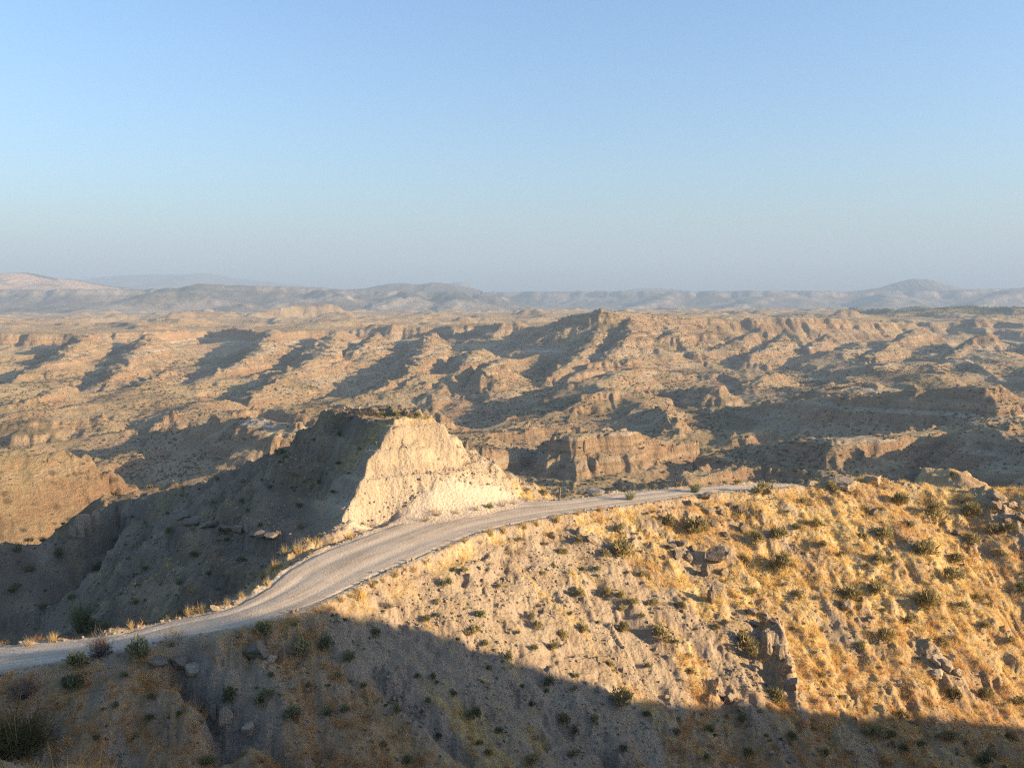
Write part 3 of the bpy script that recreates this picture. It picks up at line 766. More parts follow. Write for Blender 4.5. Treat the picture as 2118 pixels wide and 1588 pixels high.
# ------------------------------------------------------------------ the gravel track
C = catmull([p for p in ROAD], 5); W = catmull([(w, 0, 0) for w in ROADW], 5)[:, 0]
T = np.gradient(C, axis=0)[:, :2]; T /= np.linalg.norm(T, axis=1)[:, None]
Nn = np.stack([T[:, 1], -T[:, 0]], 1)
nu = 25; u = np.linspace(-1, 1, nu)
L = np.cumsum(np.r_[0, np.linalg.norm(np.diff(C[:, :2], axis=0), axis=1)])
V = np.zeros((len(C), nu, 3)); A = np.zeros((len(C), nu))
for k, uu in enumerate(u):
    jag = .30 * fbm(L / 1.3, np.full_like(L, uu * 3), 601, 4) * abs(uu) ** 3
    off = uu * (W - .12) + jag
    V[:, k, 0] = C[:, 0] + Nn[:, 0] * off; V[:, k, 1] = C[:, 1] + Nn[:, 1] * off
    rut = -.045 * np.exp(-((abs(uu) - .42) / .13) ** 2) + .012 * np.exp(-(uu / .2) ** 2)
    edge = -.10 * (abs(uu) > .97)
    V[:, k, 2] = C[:, 2] + .055 + rut + edge + .015 * gnoise(V[:, k, 0] / .9, V[:, k, 1] / .9, 605)
    A[:, k] = uu
grid_object('road', V.reshape(-1, 3), len(C), nu, M_ROAD, attrs=dict(across=A, along=np.repeat(L[:, None], nu, 1)))

# ------------------------------------------------------------------ the hazy air
def haze_box(lo, hi):
    bm = bmesh.new(); bmesh.ops.create_cube(bm, size=1.0)
    me = bpy.data.meshes.new('haze'); bm.to_mesh(me); bm.free()
    o = bpy.data.objects.new('haze', me); COL.objects.link(o); o['kind'] = 'stuff'
    o.location = [(a + b) / 2 for a, b in zip(lo, hi)]; o.scale = [b - a for a, b in zip(lo, hi)]
    m = bpy.data.materials.new('haze_air'); m.use_nodes = True; t = m.node_tree
    for n in list(t.nodes):
        if n.type != 'OUTPUT_MATERIAL': t.nodes.remove(n)
    v = t.nodes.new('ShaderNodeVolumePrincipled')
    v.inputs['Color'].default_value = (.40, .53, .70, 1); v.inputs['Density'].default_value = HAZE_DENSITY
    v.inputs['Anisotropy'].default_value = 0.0
    t.links.new(v.outputs[0], t.nodes['Material Output'].inputs['Volume'])
    me.materials.append(m)
haze_box((-17500, -400, -420), (17500, 18500, 700))
# ------------------------------------------------------------------ plants, stones and small things
def ground_z(x, y):
    """height of the built near ground or badland mesh under (x, y)"""
    r = np.hypot(x, y); th = np.arctan2(x, y)
    G = NEAR if float(r) < 148 else MIDG
    ti = np.clip(np.searchsorted(G['th'], th) - 1, 0, len(G['th']) - 2); ri = np.clip(np.searchsorted(G['r'], r) - 1, 0, len(G['r']) - 2)
    return gsample(G, G['Z'], np.array([th]), np.array([r]))[0]
def gsample(G, A, th, r):
    ti = np.clip(np.searchsorted(G['th'], th) - 1, 0, len(G['th']) - 2); ri = np.clip(np.searchsorted(G['r'], r) - 1, 0, len(G['r']) - 2)
    a = (th - G['th'][ti]) / (G['th'][ti + 1] - G['th'][ti]); b = (r - G['r'][ri]) / (G['r'][ri + 1] - G['r'][ri])
    a = np.clip(a, 0, 1); b = np.clip(b, 0, 1)
    return (A[ri, ti] * (1 - a) + A[ri, ti + 1] * a) * (1 - b) + (A[ri + 1, ti] * (1 - a) + A[ri + 1, ti + 1] * a) * b
def built_height(x, y):
    sh = np.shape(x); x = np.ravel(x); y = np.ravel(y)
    r = np.hypot(x, y); th = np.arctan2(x, y)
    z = np.where(r < 147, gsample(NEAR, NEAR['Z'], th, r), gsample(MIDG, MIDG['Z'], th, r))
    return z.reshape(sh)
def spot(pix, tmax=420.0):
    return hit(pix, 18, tmax, 900, built_height)

def mesh_from(name, V, Fc, mat, smooth=False):
    me = bpy.data.meshes.new(name)
    me.from_pydata([tuple(v) for v in V], [], Fc)
    for m in (mat if isinstance(mat, (list, tuple)) else [mat]): me.materials.append(m)
    if smooth: me.polygons.foreach_set('use_smooth', np.ones(len(me.polygons), bool))
    me.update()
    return me

class Soup:
    def __init__(s): s.v = []; s.f = []
    def tri(s, a, b, c):
        i = len(s.v); s.v += [a, b, c]; s.f.append((i, i + 1, i + 2))
    def blade(s, p, d, bend, L, w, seg=2):
        """a thin bent blade from p towards d, drooping by bend"""
        d = np.array(d, float); d /= np.linalg.norm(d)
        sd = np.cross(d, (0, 0, 1)); sd = sd / (np.linalg.norm(sd) + 1e-6)
        a = random.uniform(0, math.pi); sd = sd * math.cos(a) + np.cross(d, sd) * math.sin(a)
        prev = None; q = np.array(p, float)
        for k in range(seg + 1):
            t = k / seg
            ww = w * (1 - t) * .5 if k < seg else 0
            if k == seg: cur = [q.copy()]
            else: cur = [q - sd * ww, q + sd * ww]
            i = len(s.v); s.v += cur
            if prev is not None:
                s.f.append((prev, prev + 1, i + 1, i) if len(cur) == 2 else (prev, prev + 1, i))
            prev = i
            dd = d + np.array((0, 0, -bend * t)); dd /= np.linalg.norm(dd)
            q = q + dd * L / seg
        return q
def udir(zmin=0.0):
    while True:
        v = np.array([random.uniform(-1, 1) for _ in range(3)])
        n = np.linalg.norm(v)
        if .1 < n < 1 and v[2] / n > zmin: return v / n

def leafy(n, leaf, flat=.8, lobes=7, seed=0):
    """a shrub of unit radius: small leaves gathered in uneven clumps on short twigs, gaps between"""
    random.seed(seed); s = Soup()
    C = []
    for _ in range(lobes):
        d = udir(.02); r = random.uniform(.35, .72); C.append((d * r * np.array((1, 1, flat)) + np.array((0, 0, .08)), random.uniform(.28, .5)))
    for c, r in C:
        for _ in range(3):
            s.blade((random.uniform(-.05, .05), random.uniform(-.05, .05), -.12), c + udir(-1) * .2, .1, np.linalg.norm(c) + .1, .035, 1)
    for k in range(n):
        c, r = random.choice(C)
        p = c + udir(-.6) * r * random.random() ** .4 * np.array((1, 1, flat))
        if p[2] < -.08: continue
        o = p / (np.linalg.norm(p) + 1e-5) + udir(-1) * .9 + np.array((0, 0, .5)); o /= np.linalg.norm(o)
        t = np.cross(o, udir(-1)); t /= np.linalg.norm(t) + 1e-6
        L = leaf * random.uniform(.7, 1.5)
        s.tri(p - t * L * .33, p + t * L * .33, p + o * L * 1.5)
    return s
def tussocky(n, seed, L=1.0, w=.035, bend=1.5, zmin=.25, core=.22):
    """a clump of grass leaves arching out from one foot"""
    random.seed(seed); s = Soup()
    for _ in range(n):
        d = udir(zmin); b = np.array((random.gauss(0, core), random.gauss(0, core), -.06))
        s.blade(b, d + np.array((0, 0, .25)), bend * random.uniform(.5, 1.3), L * random.uniform(.6, 1.15), w, 3)
    return s
def rods(n, seed, spread=.6, w=.03):
    """broom: many straight green rods fanning upward"""
    random.seed(seed); s = Soup()
    for _ in range(n):
        a = random.uniform(0, 6.283); k = spread * random.random() ** .6
        d = np.array((math.cos(a) * k, math.sin(a) * k, 1.0))
        L = random.uniform(.5, 1.15)
        e = s.blade((d[0] * .12, d[1] * .12, -.08), d, -.05, L, w, 2)
        for _ in range(3):
            f = random.uniform(.35, .85); s.blade(np.array((d[0], d[1], d[2])) / np.linalg.norm(d) * L * f, d + udir(-1) * .35, 0, L * .4, w * .7, 1)
    return s
def twiggy(n, seed, w=.022):
    """a dry, nearly leafless shrub: forking twigs"""
    random.seed(seed); s = Soup()
    for _ in range(n):
        d = udir(.05); d = d + np.array((0, 0, .25)); L = random.uniform(.5, .8)
        e = s.blade((0, 0, -.08), d, random.uniform(-.2, .3), L, w * 1.3, 2)
        for _ in range(4):
            s.blade(e * random.uniform(.45, 1), d + udir(-1) * .8, .1, random.uniform(.2, .42), w, 1)
    return s

M_OLIVE = mat_plant('olive_leaves', (.23, .19, .085), (.42, .345, .165), 5)
M_GREEN = mat_plant('green_leaves', (.13, .132, .06), (.27, .26, .125), 5)
M_DRY = mat_plant('dry_twigs', (.16, .11, .06), (.30, .21, .11), 5)
M_GREYT = mat_plant('grey_dead_leaves', (.20, .16, .115), (.34, .275, .20), 6)
M_PURPLE = mat_plant('mauve_dry_twigs', (.11, .085, .08), (.20, .155, .14), 5)
M_BROOM = mat_plant('broom_rods', (.13, .145, .065), (.25, .26, .13), 3)
M_ESP = mat_plant('esparto_leaves', (.10, .085, .03), (.25, .19, .075), 4)
M_STRAW = mat_plant('straw', (.36, .25, .10), (.55, .40, .19), 4)
M_GRASS = mat_plant('golden_grass', (.66, .44, .155), (.86, .64, .26), 1.1, .5)
M_RUST = mat_plant('reddish_grass', (.52, .275, .10), (.76, .45, .18), 1.1, .5)
M_SCRUB = mat_plant('far_scrub', (.085, .07, .035), (.17, .14, .066), .05, .1)
M_STONE = mat_rock('pale_stone', (.33, .25, .17), (.50, .40, .29))
M_DARKROCK = mat_rock('dark_rock', (.17, .13, .095), (.32, .25, .18))
M_PALEROCK = mat_rock('weathered_rock', (.26, .19, .125), (.44, .345, .235))
M_WOOD = mat_rock('weathered_wood', (.16, .11, .075), (.30, .22, .15), 6)

KIND = {}
def kind(name, meshes): KIND[name] = meshes
kind('olive_shrub', [mesh_from('olive_shrub', (q := leafy(420, .15, .95, 6 + k, 10 + k)).v, q.f, M_OLIVE) for k in range(6)])
kind('green_shrub', [mesh_from('green_shrub', (q := leafy(400, .14, 1.0, 5 + k, 40 + k)).v, q.f, M_GREEN) for k in range(5)])
kind('dry_shrub', [mesh_from('dry_shrub', (q := twiggy(70, 60 + k)).v, q.f, M_DRY) for k in range(4)])
kind('grey_tussock', [mesh_from('grey_tussock', (q := tussocky(170, 80 + k, .95, .05, 2.2, .1)).v, q.f, M_GREYT) for k in range(4)])
kind('straw_shrub', [mesh_from('straw_shrub', (q := tussocky(120, 95 + k, 1.0, .045, .8, .45)).v, q.f, M_STRAW) for k in range(3)])
kind('broom_bush', [mesh_from('broom_bush', (q := rods(150, 105 + k, 1.05)).v, q.f, M_BROOM) for k in range(2)])
kind('mauve_shrub', [mesh_from('mauve_shrub', (q := twiggy(110, 115 + k, .03)).v, q.f, M_PURPLE) for k in range(2)])

CAT = dict(olive_shrub='shrub', green_shrub='shrub', dry_shrub='shrub', grey_tussock='grass tussock', straw_shrub='grass clump', broom_bush='broom', mauve_shrub='shrub')
PUT = []
def put(kindname, p, rad, label, group=None, hs=1.0, mesh=None):
    me = mesh or random.choice(KIND[kindname])
    o = bpy.data.objects.new(kindname, me); COL.objects.link(o)
    o.location = (p[0], p[1], p[2] - .02 * rad); o.rotation_euler = (random.uniform(-.12, .12), random.uniform(-.12, .12), random.uniform(0, 6.28))
    o.scale = (rad * random.uniform(.88, 1.1), rad * random.uniform(.88, 1.1), rad * hs * random.uniform(1.1, 1.35))
    o['label'] = label; o['category'] = CAT.get(kindname, 'plant')
    if group: o['group'] = group
    PUT.append((p[0], p[1], rad))
    return o
O, Gs, D, T, S, B, P_ = 'olive_shrub', 'green_shrub', 'dry_shrub', 'grey_tussock', 'straw_shrub', 'broom_bush', 'mauve_shrub'
# shrubs one can single out: kind, pixel of the foot, width in pixels, label
NAMED = [
 (O, 1288, 1150, 58, 'broad olive-brown shrub below the track, left of the jagged rock cluster'),
 (O, 1441, 1097, 56, 'wide olive shrub in golden grass straight below the dark roadside rocks'),
 (O, 1380, 1088, 46, 'olive shrub just left of the wide olive shrub under the roadside rocks'),
 (O, 1614, 1178, 62, 'widest olive shrub in the bright golden grass above a grey tussock'),
 (O, 1766, 1240, 54, 'big round olive shrub in the middle of the sunlit golden slope'),
 (O, 1817, 1228, 44, 'olive shrub to the right of the big round shrub on the golden slope'),
 (O, 1918, 1254, 58, 'biggest bushy olive shrub on the right of the sunlit slope, casting a dark shadow'),
 (O, 1915, 1148, 50, 'dense olive shrub with dark core high on the right of the golden slope'),
 (O, 1966, 1196, 40, 'two-lobed olive shrub on the grassy rib near the right side'),
 (O, 1828, 1114, 46, 'pale olive shrub in bright yellow grass below the crest boulder'),
 (O, 1546, 1342, 58, 'large brown-olive shrub left of the tall rock fin'),
 (O, 1603, 1450, 48, 'olive shrub standing at the shadow edge below the tall rock fin'),
 (O, 1285, 1452, 50, 'large dark olive shrub just inside the shadow, below the sunlit scree'),
 (Gs, 1136, 1418, 32, 'green shrub straddling the curved edge of the hill shadow'),
 (O, 1368, 1318, 46, 'spreading olive shrub at the right edge of the pale scree'),
 (Gs, 921, 1210, 28, 'small dark green shrub alone on the pale scree under the track bend'),
 (T, 802, 1254, 36, 'shaggy grey tussock on the scree, below the bushes along the track edge'),
 (T, 1622, 1208, 28, 'grey tussock hanging directly under the widest olive shrub'),
 (T, 1688, 1236, 28, 'dark grey tussock beside a bare stony patch on the golden slope'),
 (T, 1861, 1416, 32, 'hooded grey tussock low on the slope, right of the rock fin'),
 (T, 1929, 1486, 32, 'grey tussock at the lower shadow edge in the right corner'),
 (O, 1810, 1520, 46, 'dark shrub in the shaded foot of the slope, right of centre'),
 (Gs, 2041, 1574, 38, 'blackish green shrub in the deep shade of the bottom right corner'),
 (B, 1302, 1034, 40, 'pale green broom at the near edge of the track, on the bend'),
 (B, 1438, 1018, 42, 'grey-green broom at the near edge of the track, above the dark rocks'),
 (O, 1573, 1019, 38, 'round olive shrub by the far end of the track'),
 (D, 1932, 1042, 50, 'dry brown shrub on the crest below the grassy knoll'),
 (O, 1937, 1072, 54, 'tangled olive shrub below the dry brown shrub on the crest'),
 (Gs, 1969, 988, 22, 'small dark green bush on top of the grassy knoll behind the crest'),
 (Gs, 218, 1306, 30, 'leafy dark green bush at the right foot of the tall broom'),
 (D, 355, 1334, 58, 'dry brown twiggy shrub in orange grass at the track edge'),
 (Gs, 288, 1354, 52, 'dark grey-green low shrub between the mauve shrub and the dry brown one'),
 (O, 159, 1380, 54, 'olive brown shrub at the track edge, below left of the mauve shrub'),
 (Gs, 149, 1428, 54, 'green bush in the shaded grass beneath the olive brown shrub'),
 (P_, 50, 1442, 56, 'low mauve-grey shrub in orange grass above the big esparto clump'),
 (O, 542, 1312, 54, 'rounded olive shrub at the track edge where the shadow begins'),
 (O, 628, 1352, 54, 'wide olive-brown tuft-like shrub right of the dark layered boulder'),
 (Gs, 677, 1340, 38, 'dark green upright shrub in shade, right of the wide olive-brown shrub'),
 (Gs, 482, 1446, 42, 'dark green round shrub on the lip of the crevice'),
 (Gs, 547, 1447, 38, 'green round shrub to the right of the one on the crevice lip'),
 (Gs, 605, 1490, 46, 'dark spreading shrub on the shaded slope, lower right of the crevice'),
 (Gs, 720, 1368, 34, 'dark green shrub in shade at the head of the second crevice'),
 (Gs, 978, 1485, 36, 'dark green shrub in the middle of the shaded slope'),
 (S, 617, 1143, 36, 'tall straw-coloured bush at the outer edge of the track below the cut knoll'),
 (D, 624, 1092, 26, 'pale twiggy bush catching the sun against the dark flank'),
 (S, 570, 1178, 36, 'straw-coloured clump on the outer edge of the track, below the tall straw bush'),
 (Gs, 579, 940, 28, 'dark round bush on the skyline of the shaded ridge left of the knoll'),
 (Gs, 1013, 1052, 20, 'small bright green plant at the foot of the cut face'),
 (D, 902, 1066, 28, 'dry brown bush at the foot of the cut face'),
 (S, 855, 1180, 28, 'yellowish bush on the bank of the track at the top of the scree'),
 (S, 1050, 1362, 26, 'fresh yellow-green grass clump at the shadow edge'),
]
NAMED[-1] = (Gs,) + NAMED[-1][1:]
pts = spot([(a[1], a[2]) for a in NAMED])
for a, p in zip(NAMED, pts):
    dist = np.linalg.norm(p); rad = a[3] / 2 * dist / F
    put(a[0], p, rad * 1.05, a[4], hs=1.35 if a[0] == S else .8 if a[0] == B else 1.0, mesh=None)
# shrubs that differ from their neighbours by nothing but place
LESS = {
 ('olive_shrub', 'small olive shrub on the sunlit slope below the track', 'small olive shrubs on the sunlit slope'): [(961,1182,18),(902,1247,16),(984,1306,30),(964,1313,20),(1196,1234,30),(1123,1188,16),(1163,1144,25),(1199,1123,25),(1249,1149,26),(1255,1229,28),(1288,1236,30),(1311,1248,25),(1288,1262,22),(1288,1306,34),(1163,1319,30),(1209,1305,30),(1113,1297,25),(1146,1340,25),(1262,1377,25),(1820,1163,36),(1847,1162,22),(1795,1174,18),(1652,1236,25),(1980,1160,30),(2024,1240,20),(2047,1254,16),(1997,1260,30),(2037,1297,26),(1556,1228,26),(1407,1258,26),(1878,1290,28),(1827,1322,38),(1976,1444,35),(2037,1444,35),(1868,1484,25),(1280,1100,35),(1291,1145,25),(1568,1120,36),(1692,1087,30),(2050,1102,32),(2084,1098,30),(2006,1124,36),(1980,1162,28),(1859,1042,40),(2010,1064,36),(1720,1012,34),(1540,1160,22),(1610,1112,40),(1740,1150,20),(1700,1130,22),(1880,1090,26),(1790,1060,24),(1660,1040,22),(2070,1150,22),(2090,1330,26),(1950,1330,22),(1700,1400,20),(1480,1300,22),(1430,1390,20),(1330,1190,20),(1350,1250,22)],
 ('green_shrub', 'little dark green shrub dotting the sunlit scree', 'little green shrubs on the scree'): [(882,1282,24),(903,1274,16),(994,1277,26),(1002,1332,20),(1097,1277,18),(1143,1171,15),(1206,1181,18),(1235,1181,20),(1328,1277,18),(1105,1343,18),(1338,1380,18),(1646,1093,20),(1629,1060,12),(1785,1114,24),(2112,1220,26),(1780,1338,22),(1427,1360,18),(1739,1447,16),(940,1180,14),(1030,1215,14),(1070,1310,14),(1180,1270,14),(1240,1290,14),(1400,1330,16),(1010,1385,16),(1190,1400,18)],
 ('green_shrub', 'small dark green shrub in the shaded lower slope', 'dark shrubs in the shaded slope'): [(779,1316,28),(865,1401,17),(895,1401,18),(713,1473,25),(885,1452,16),(842,1580,30),(793,1546,20),(908,1528,20),(1034,1516,25),(1186,1515,25),(1288,1551,24),(676,1477,30),(312,1487,22),(312,1447,20),(259,1400,22),(433,1579,36),(1539,1491,26),(1469,1510,18),(1905,1542,22),(1871,1552,18),(1637,1528,26),(1400,1520,22),(1340,1480,20),(1700,1560,26),(750,1420,18),(1100,1460,18),(560,1400,18),(370,1480,16),(240,1460,16),(200,1530,18),(640,1420,18),(940,1440,18),(1460,1570,22)],
 ('olive_shrub', 'dull olive shrub in the shaded lower slope', 'olive shrubs in the shaded slope'): [(1169,1493,30),(1100,1576,35),(1189,1561,28),(1841,1523,30),(1963,1529,35),(2108,1458,26),(1550,1560,26),(1230,1490,24),(820,1470,22),(1010,1560,24),(2090,1530,26),(700,1400,20),(420,1470,18)],
 ('dry_shrub', 'dry brown twiggy shrub among golden grass', 'dry brown shrubs'): [(1052,1146,20),(1073,1146,25),(1659,1146,34),(611,1292,25),(681,1566,35),(1898,1499,26),(1760,1020,30),(1830,1010,24),(1990,1040,28),(492,1318,26),(2060,1060,26),(1490,1080,22),(1350,1060,20),(1140,1110,18)],
 ('dry_shrub', 'dry brown weed at the foot of the cut face', 'dry weeds along the cut face'): [(880,1078,22),(985,1055,20),(1040,1047,24),(945,1062,16),(1062,1042,18),(800,1086,16),(768,1090,14),(1090,1036,16)],
 ('grey_tussock', 'grey dead tussock on the sunlit slope', 'grey tussocks on the sunlit slope'): [(1113,1252,20),(1691,1192,22),(1739,1252,22),(1414,1239,25),(1471,1240,20),(1661,1289,16),(1698,1300,24),(1802,1278,20),(1841,1285,22),(1590,1230,20),(1640,1300,18),(1750,1300,18),(1520,1270,18),(1440,1300,18),(1900,1360,20),(1960,1390,20),(2020,1370,18),(1820,1380,18)],
 ('straw_shrub', 'thin yellowish bush on the near bank of the track', 'thin bushes along the near bank of the track'): [(816,1192,15),(838,1182,13),(770,1213,15),(742,1226,14),(706,1243,15),(726,1234,11),(792,1203,11),(1015,1106,18),(1042,1101,16),(1085,1092,15),(1110,1086,15),(1152,1078,17),(1195,1064,14),(1240,1056,15),(960,1122,12),(880,1166,12)],
 ('olive_shrub', 'small bush in the row beyond the track', 'bushes in a row beyond the track'): [(1290,1012,18),(1312,1010,20),(1335,1009,18),(1355,1008,18),(1378,1008,20),(1400,1007,18),(1470,1002,16),(1500,1001,18),(1525,1000,16),(1125,1022,20),(1600,998,18),(1660,999,20),(1690,996,18)],
 ('straw_shrub', 'straw-coloured clump on the outer edge of the track', 'straw clumps on the outer edge of the track'): [(588,1148,26),(545,1196,28),(552,1210,20),(520,1222,18),(500,1236,18),(470,1250,18),(420,1266,20),(390,1272,22),(360,1278,20),(330,1284,18),(300,1292,20),(270,1300,20),(110,1326,22),(60,1336,22),(1180,1024,14),(1210,1020,14)],
 ('green_shrub', 'dark shrub clinging to the shaded flank of the ridge', 'shrubs on the shaded flank'): [(700,960,14),(660,1000,14),(745,930,12),(610,985,15),(560,1010,16),(500,1040,18),(440,1045,16),(540,1090,16),(620,1050,18),(470,1120,18),(400,1150,18),(350,1100,18),(300,1180,20),(240,1120,20),(200,1180,20),(120,1150,24),(60,1180,24),(150,1240,22),(90,1260,22),(30,1220,26),(280,1250,20),(370,1210,18),(430,1190,18),(500,1160,18),(40,1140,24),(690,1020,14),(780,920,12),(700,900,14),(590,950,16),(450,995,16),(650,912,14)],
 ('dry_shrub', 'dry bush on the flat top of the knoll', 'bushes on top of the knoll'): [(725,866,20),(748,860,26),(770,858,22),(850,864,20),(880,866,16)],
 ('green_shrub', 'small green bush on the flat top of the knoll', 'green bushes on top of the knoll'): [(790,861,20),(820,862,18),(862,864,22)],
}
for (kn, lab, grp), L in LESS.items():
    for q, p in zip(L, spot([(a, b) for a, b, _ in L])):
        rad = q[2] / 2 * np.linalg.norm(p) / F
        put(kn, p, min(rad * (1.5 if 'thin' in lab else 1.05), 1.6), lab, grp, hs=1.7 if kn == S else 1.0)

# the three plants that show their parts
def parted(name, label, cat, p, parts):
    r = bpy.data.objects.new(name, None); COL.objects.link(r); r.location = p; r['label'] = label; r['category'] = cat
    r.empty_display_size = .3
    for pn, me, sc in parts:
        o = bpy.data.objects.new(pn, me); COL.objects.link(o); o.parent = r; o.scale = sc
    return r
p = spot([(168, 1306)])[0]; u = np.linalg.norm(p) / F
parted('broom_bush', 'tall pale green broom with upright rods beyond the track in shade', 'broom', p, [('rods', mesh_from('rods', (q := rods(230, 301, .75, .018)).v, q.f, M_BROOM), (46 * u, 46 * u, 60 * u)), ('foliage', mesh_from('foliage', (q := leafy(700, .09, .6, 9, 302)).v, q.f, M_GREEN), (36 * u, 36 * u, 34 * u))])
p = spot([(208, 1356)])[0]; u = np.linalg.norm(p) / F
parted('mauve_shrub', 'round mauve twiggy shrub standing against the pale track', 'shrub', p, [('twigs', mesh_from('twigs', (q := twiggy(170, 311, .022)).v, q.f, M_PURPLE), (25 * u, 25 * u, 44 * u)), ('foliage', mesh_from('foliage', (q := leafy(520, .085, .95, 8, 312)).v, q.f, M_PURPLE), (22 * u, 22 * u, 36 * u))])
p = spot([(28, 1545)])[0]; u = np.linalg.norm(p) / F
def stalks(n, seed):
    random.seed(seed); s = Soup()
    for _ in range(n): s.blade((random.gauss(0, .2), random.gauss(0, .2), 0), (random.gauss(0, .25), random.gauss(0, .25), 1), .15, random.uniform(1.1, 1.6), .022, 3)
    return s
parted('esparto_clump', 'big dark esparto grass clump with pale stalks at the bottom left', 'grass clump', p, [('leaves', mesh_from('leaves', (q := tussocky(1100, 321, 1.05, .012, 1.3, .15, .2)).v, q.f, M_ESP), (105 * u, 105 * u, 100 * u)), ('stalks', mesh_from('stalks', (q := stalks(12, 322)).v, q.f, M_STRAW), (70 * u, 70 * u, 80 * u))])

# ---- rocks
BLOCKS = []
def rock_mesh(name, seed, mat, stretch=(1, 1, 1), n=2, rough=.28, cuts=13):
    random.seed(seed)
    bm = bmesh.new(); bmesh.ops.create_icosphere(bm, subdivisions=n, radius=1.0)
    P = [(Vector(udir(-1)), random.uniform(.42, .8)) for _ in range(cuts)]
    co = np.array([v.co[:] for v in bm.verts])
    for v in bm.verts:
        c = v.co.copy()
        for nrm, d in P:
            k = c.dot(nrm)
            if k > d: c -= nrm * (k - d)
        v.co = c
    co = np.array([v.co[:] for v in bm.verts], np.float32)
    dz = fbm(co[:, 0] * 2 + seed, co[:, 1] * 2 + co[:, 2] * 1.7, seed, 3) * rough * .5 + .06 * np.sin(co[:, 2] * 14 + seed)
    for v, k in zip(bm.verts, dz): v.co *= 1 + float(k)
    for v in bm.verts: v.co = Vector((v.co.x * stretch[0], v.co.y * stretch[1], v.co.z * stretch[2]))
    me = bpy.data.meshes.new(name); bm.to_mesh(me); bm.free(); me.materials.append(mat)
    return me
def rock(pix, w, h, label, mat, seed, name='boulder', group=None, tilt=(0, 0), sink=.25, n=3, me=None, depth=.8, p=None):
    if p is None: p = spot([pix])[0]
    u = np.linalg.norm(p) / F
    me = me or rock_mesh(name, seed, mat, n=n)
    o = bpy.data.objects.new(name, me); COL.objects.link(o)
    a, c = w / 2 * u, h * u
    o.scale = (a, a * depth, c * .62); o.rotation_euler = (tilt[0], tilt[1], random.uniform(0, .6))
    o.location = (p[0], p[1], p[2] + c * (.5 - sink))
    o['label'] = label; o['category'] = 'rock'
    if group: o['group'] = group
    return o
rock((1806, 1004), 48, 34, 'pale grey leaning boulder on the crest against the dark valley', M_PALEROCK, 701, tilt=(0, .5), depth=.7)
rock((1742, 1006), 76, 26, 'low pale rock with grass around it, left of the leaning boulder on the crest', M_PALEROCK, 702)
rock((1680, 1002), 40, 14, 'small flat rock at the far left end of the crest', M_PALEROCK, 703)
rock((528, 1356), 56, 44, 'dark layered boulder in the shaded orange grass below the track', M_DARKROCK, 704, depth=1)
rock((560, 1366), 44, 16, 'thin slab jutting out at the right foot of the dark layered boulder', M_STONE, 705)
rock((372, 1376), 66, 30, 'dark cracked rock at the head of the crevice', M_DARKROCK, 706, depth=.8)
rock((406, 1388), 42, 26, 'rock overhanging the crevice, right of the dark cracked rock', M_STONE, 707)
rock((330, 1372), 44, 22, 'rubbly dark rock left of the cracked rock above the crevice', M_DARKROCK, 708)
rock((464, 1500), 34, 40, 'pale rock wall on the right side of the crevice', M_STONE, 709, depth=.6)
rock((440, 1490), 26, 46, 'pale slab lining the left side of the crevice', M_STONE, 710, depth=.5)
rock((516, 1520), 30, 40, 'upright pale rock between the crevice and the shaded slope', M_STONE, 711)
rock((1482, 1160), 64, 36, 'humped dark rock with grass on its back in the sunlit slope', M_DARKROCK, 712)
rock((1458, 1190), 34, 36, 'dark block below the humped rock, casting a black shadow', M_DARKROCK, 713, depth=.8)
rock((1496, 1188), 22, 22, 'small pale block at the right foot of the humped rock', M_PALEROCK, 714)
rock((1202, 1104), 22, 30, 'pale slab on end just below the track edge', M_PALEROCK, 715, tilt=(0, .5))
rock((1228, 1122), 36, 18, 'pale slab lying down the slope under the slab on end', M_PALEROCK, 716, tilt=(.2, .6))
rock((1472, 1246), 22, 44, 'narrow upright dark rock in the middle of the sunlit slope', M_DARKROCK, 717)
rock((1752, 1260), 26, 30, 'rounded pale boulder below the big round olive shrub', M_PALEROCK, 718)
rock((1980, 1106), 22, 18, 'grey block on the rib at the right', M_DARKROCK, 719)
rock((444, 1262), 22, 16, 'white stone on the outer edge of the track where the sun begins', M_PALEROCK, 720)
rock((488, 1250), 18, 12, 'pale stone beside the white stone on the outer track edge', M_PALEROCK, 721)
rock((1460, 1030), 40, 18, 'flat dark rock on the near edge of the track under the grey-green broom', M_DARKROCK, 722)
rock((1586, 1022), 26, 14, 'dark stone beside the round olive shrub at the end of the track', M_DARKROCK, 723)
rock((1232, 1020), 60, 14, 'low grey heap of rubble on the outer side of the track bend', M_STONE, 724)
rock((1145, 1112), 26, 16, 'half buried pale stone in the bank below the bend', M_PALEROCK, 725)
for k, (x, y, w, h) in enumerate([(1402, 1152, 28, 20), (1425, 1160, 24, 22), (1388, 1132, 24, 14), (1412, 1128, 28, 13), (1376, 1156, 18, 14), (1432, 1138, 18, 13)]):
    rock((x, y), w, h, 'jagged brown rock in the cluster left of the humped rock', M_DARKROCK, 730 + k, group='jagged rock cluster', depth=.9)
for k, (x, y, w, h) in enumerate([(1427, 1046, 24, 16), (1450, 1050, 22, 16), (1466, 1062, 22, 20), (1448, 1076, 18, 12), (1500, 1108, 22, 14), (1536, 1098, 20, 22), (1478, 1085, 18, 14), (1530, 1056, 26, 18), (1545, 1066, 18, 16), (1516, 1048, 20, 14), (1495, 1064, 18, 12), (1810, 1062, 22, 16), (1798, 1072, 18, 12)]):
    rock((x, y), w, h, 'dark angular rock strewn below the near edge of the track', M_DARKROCK, 740 + k, group='dark rocks below the track edge')
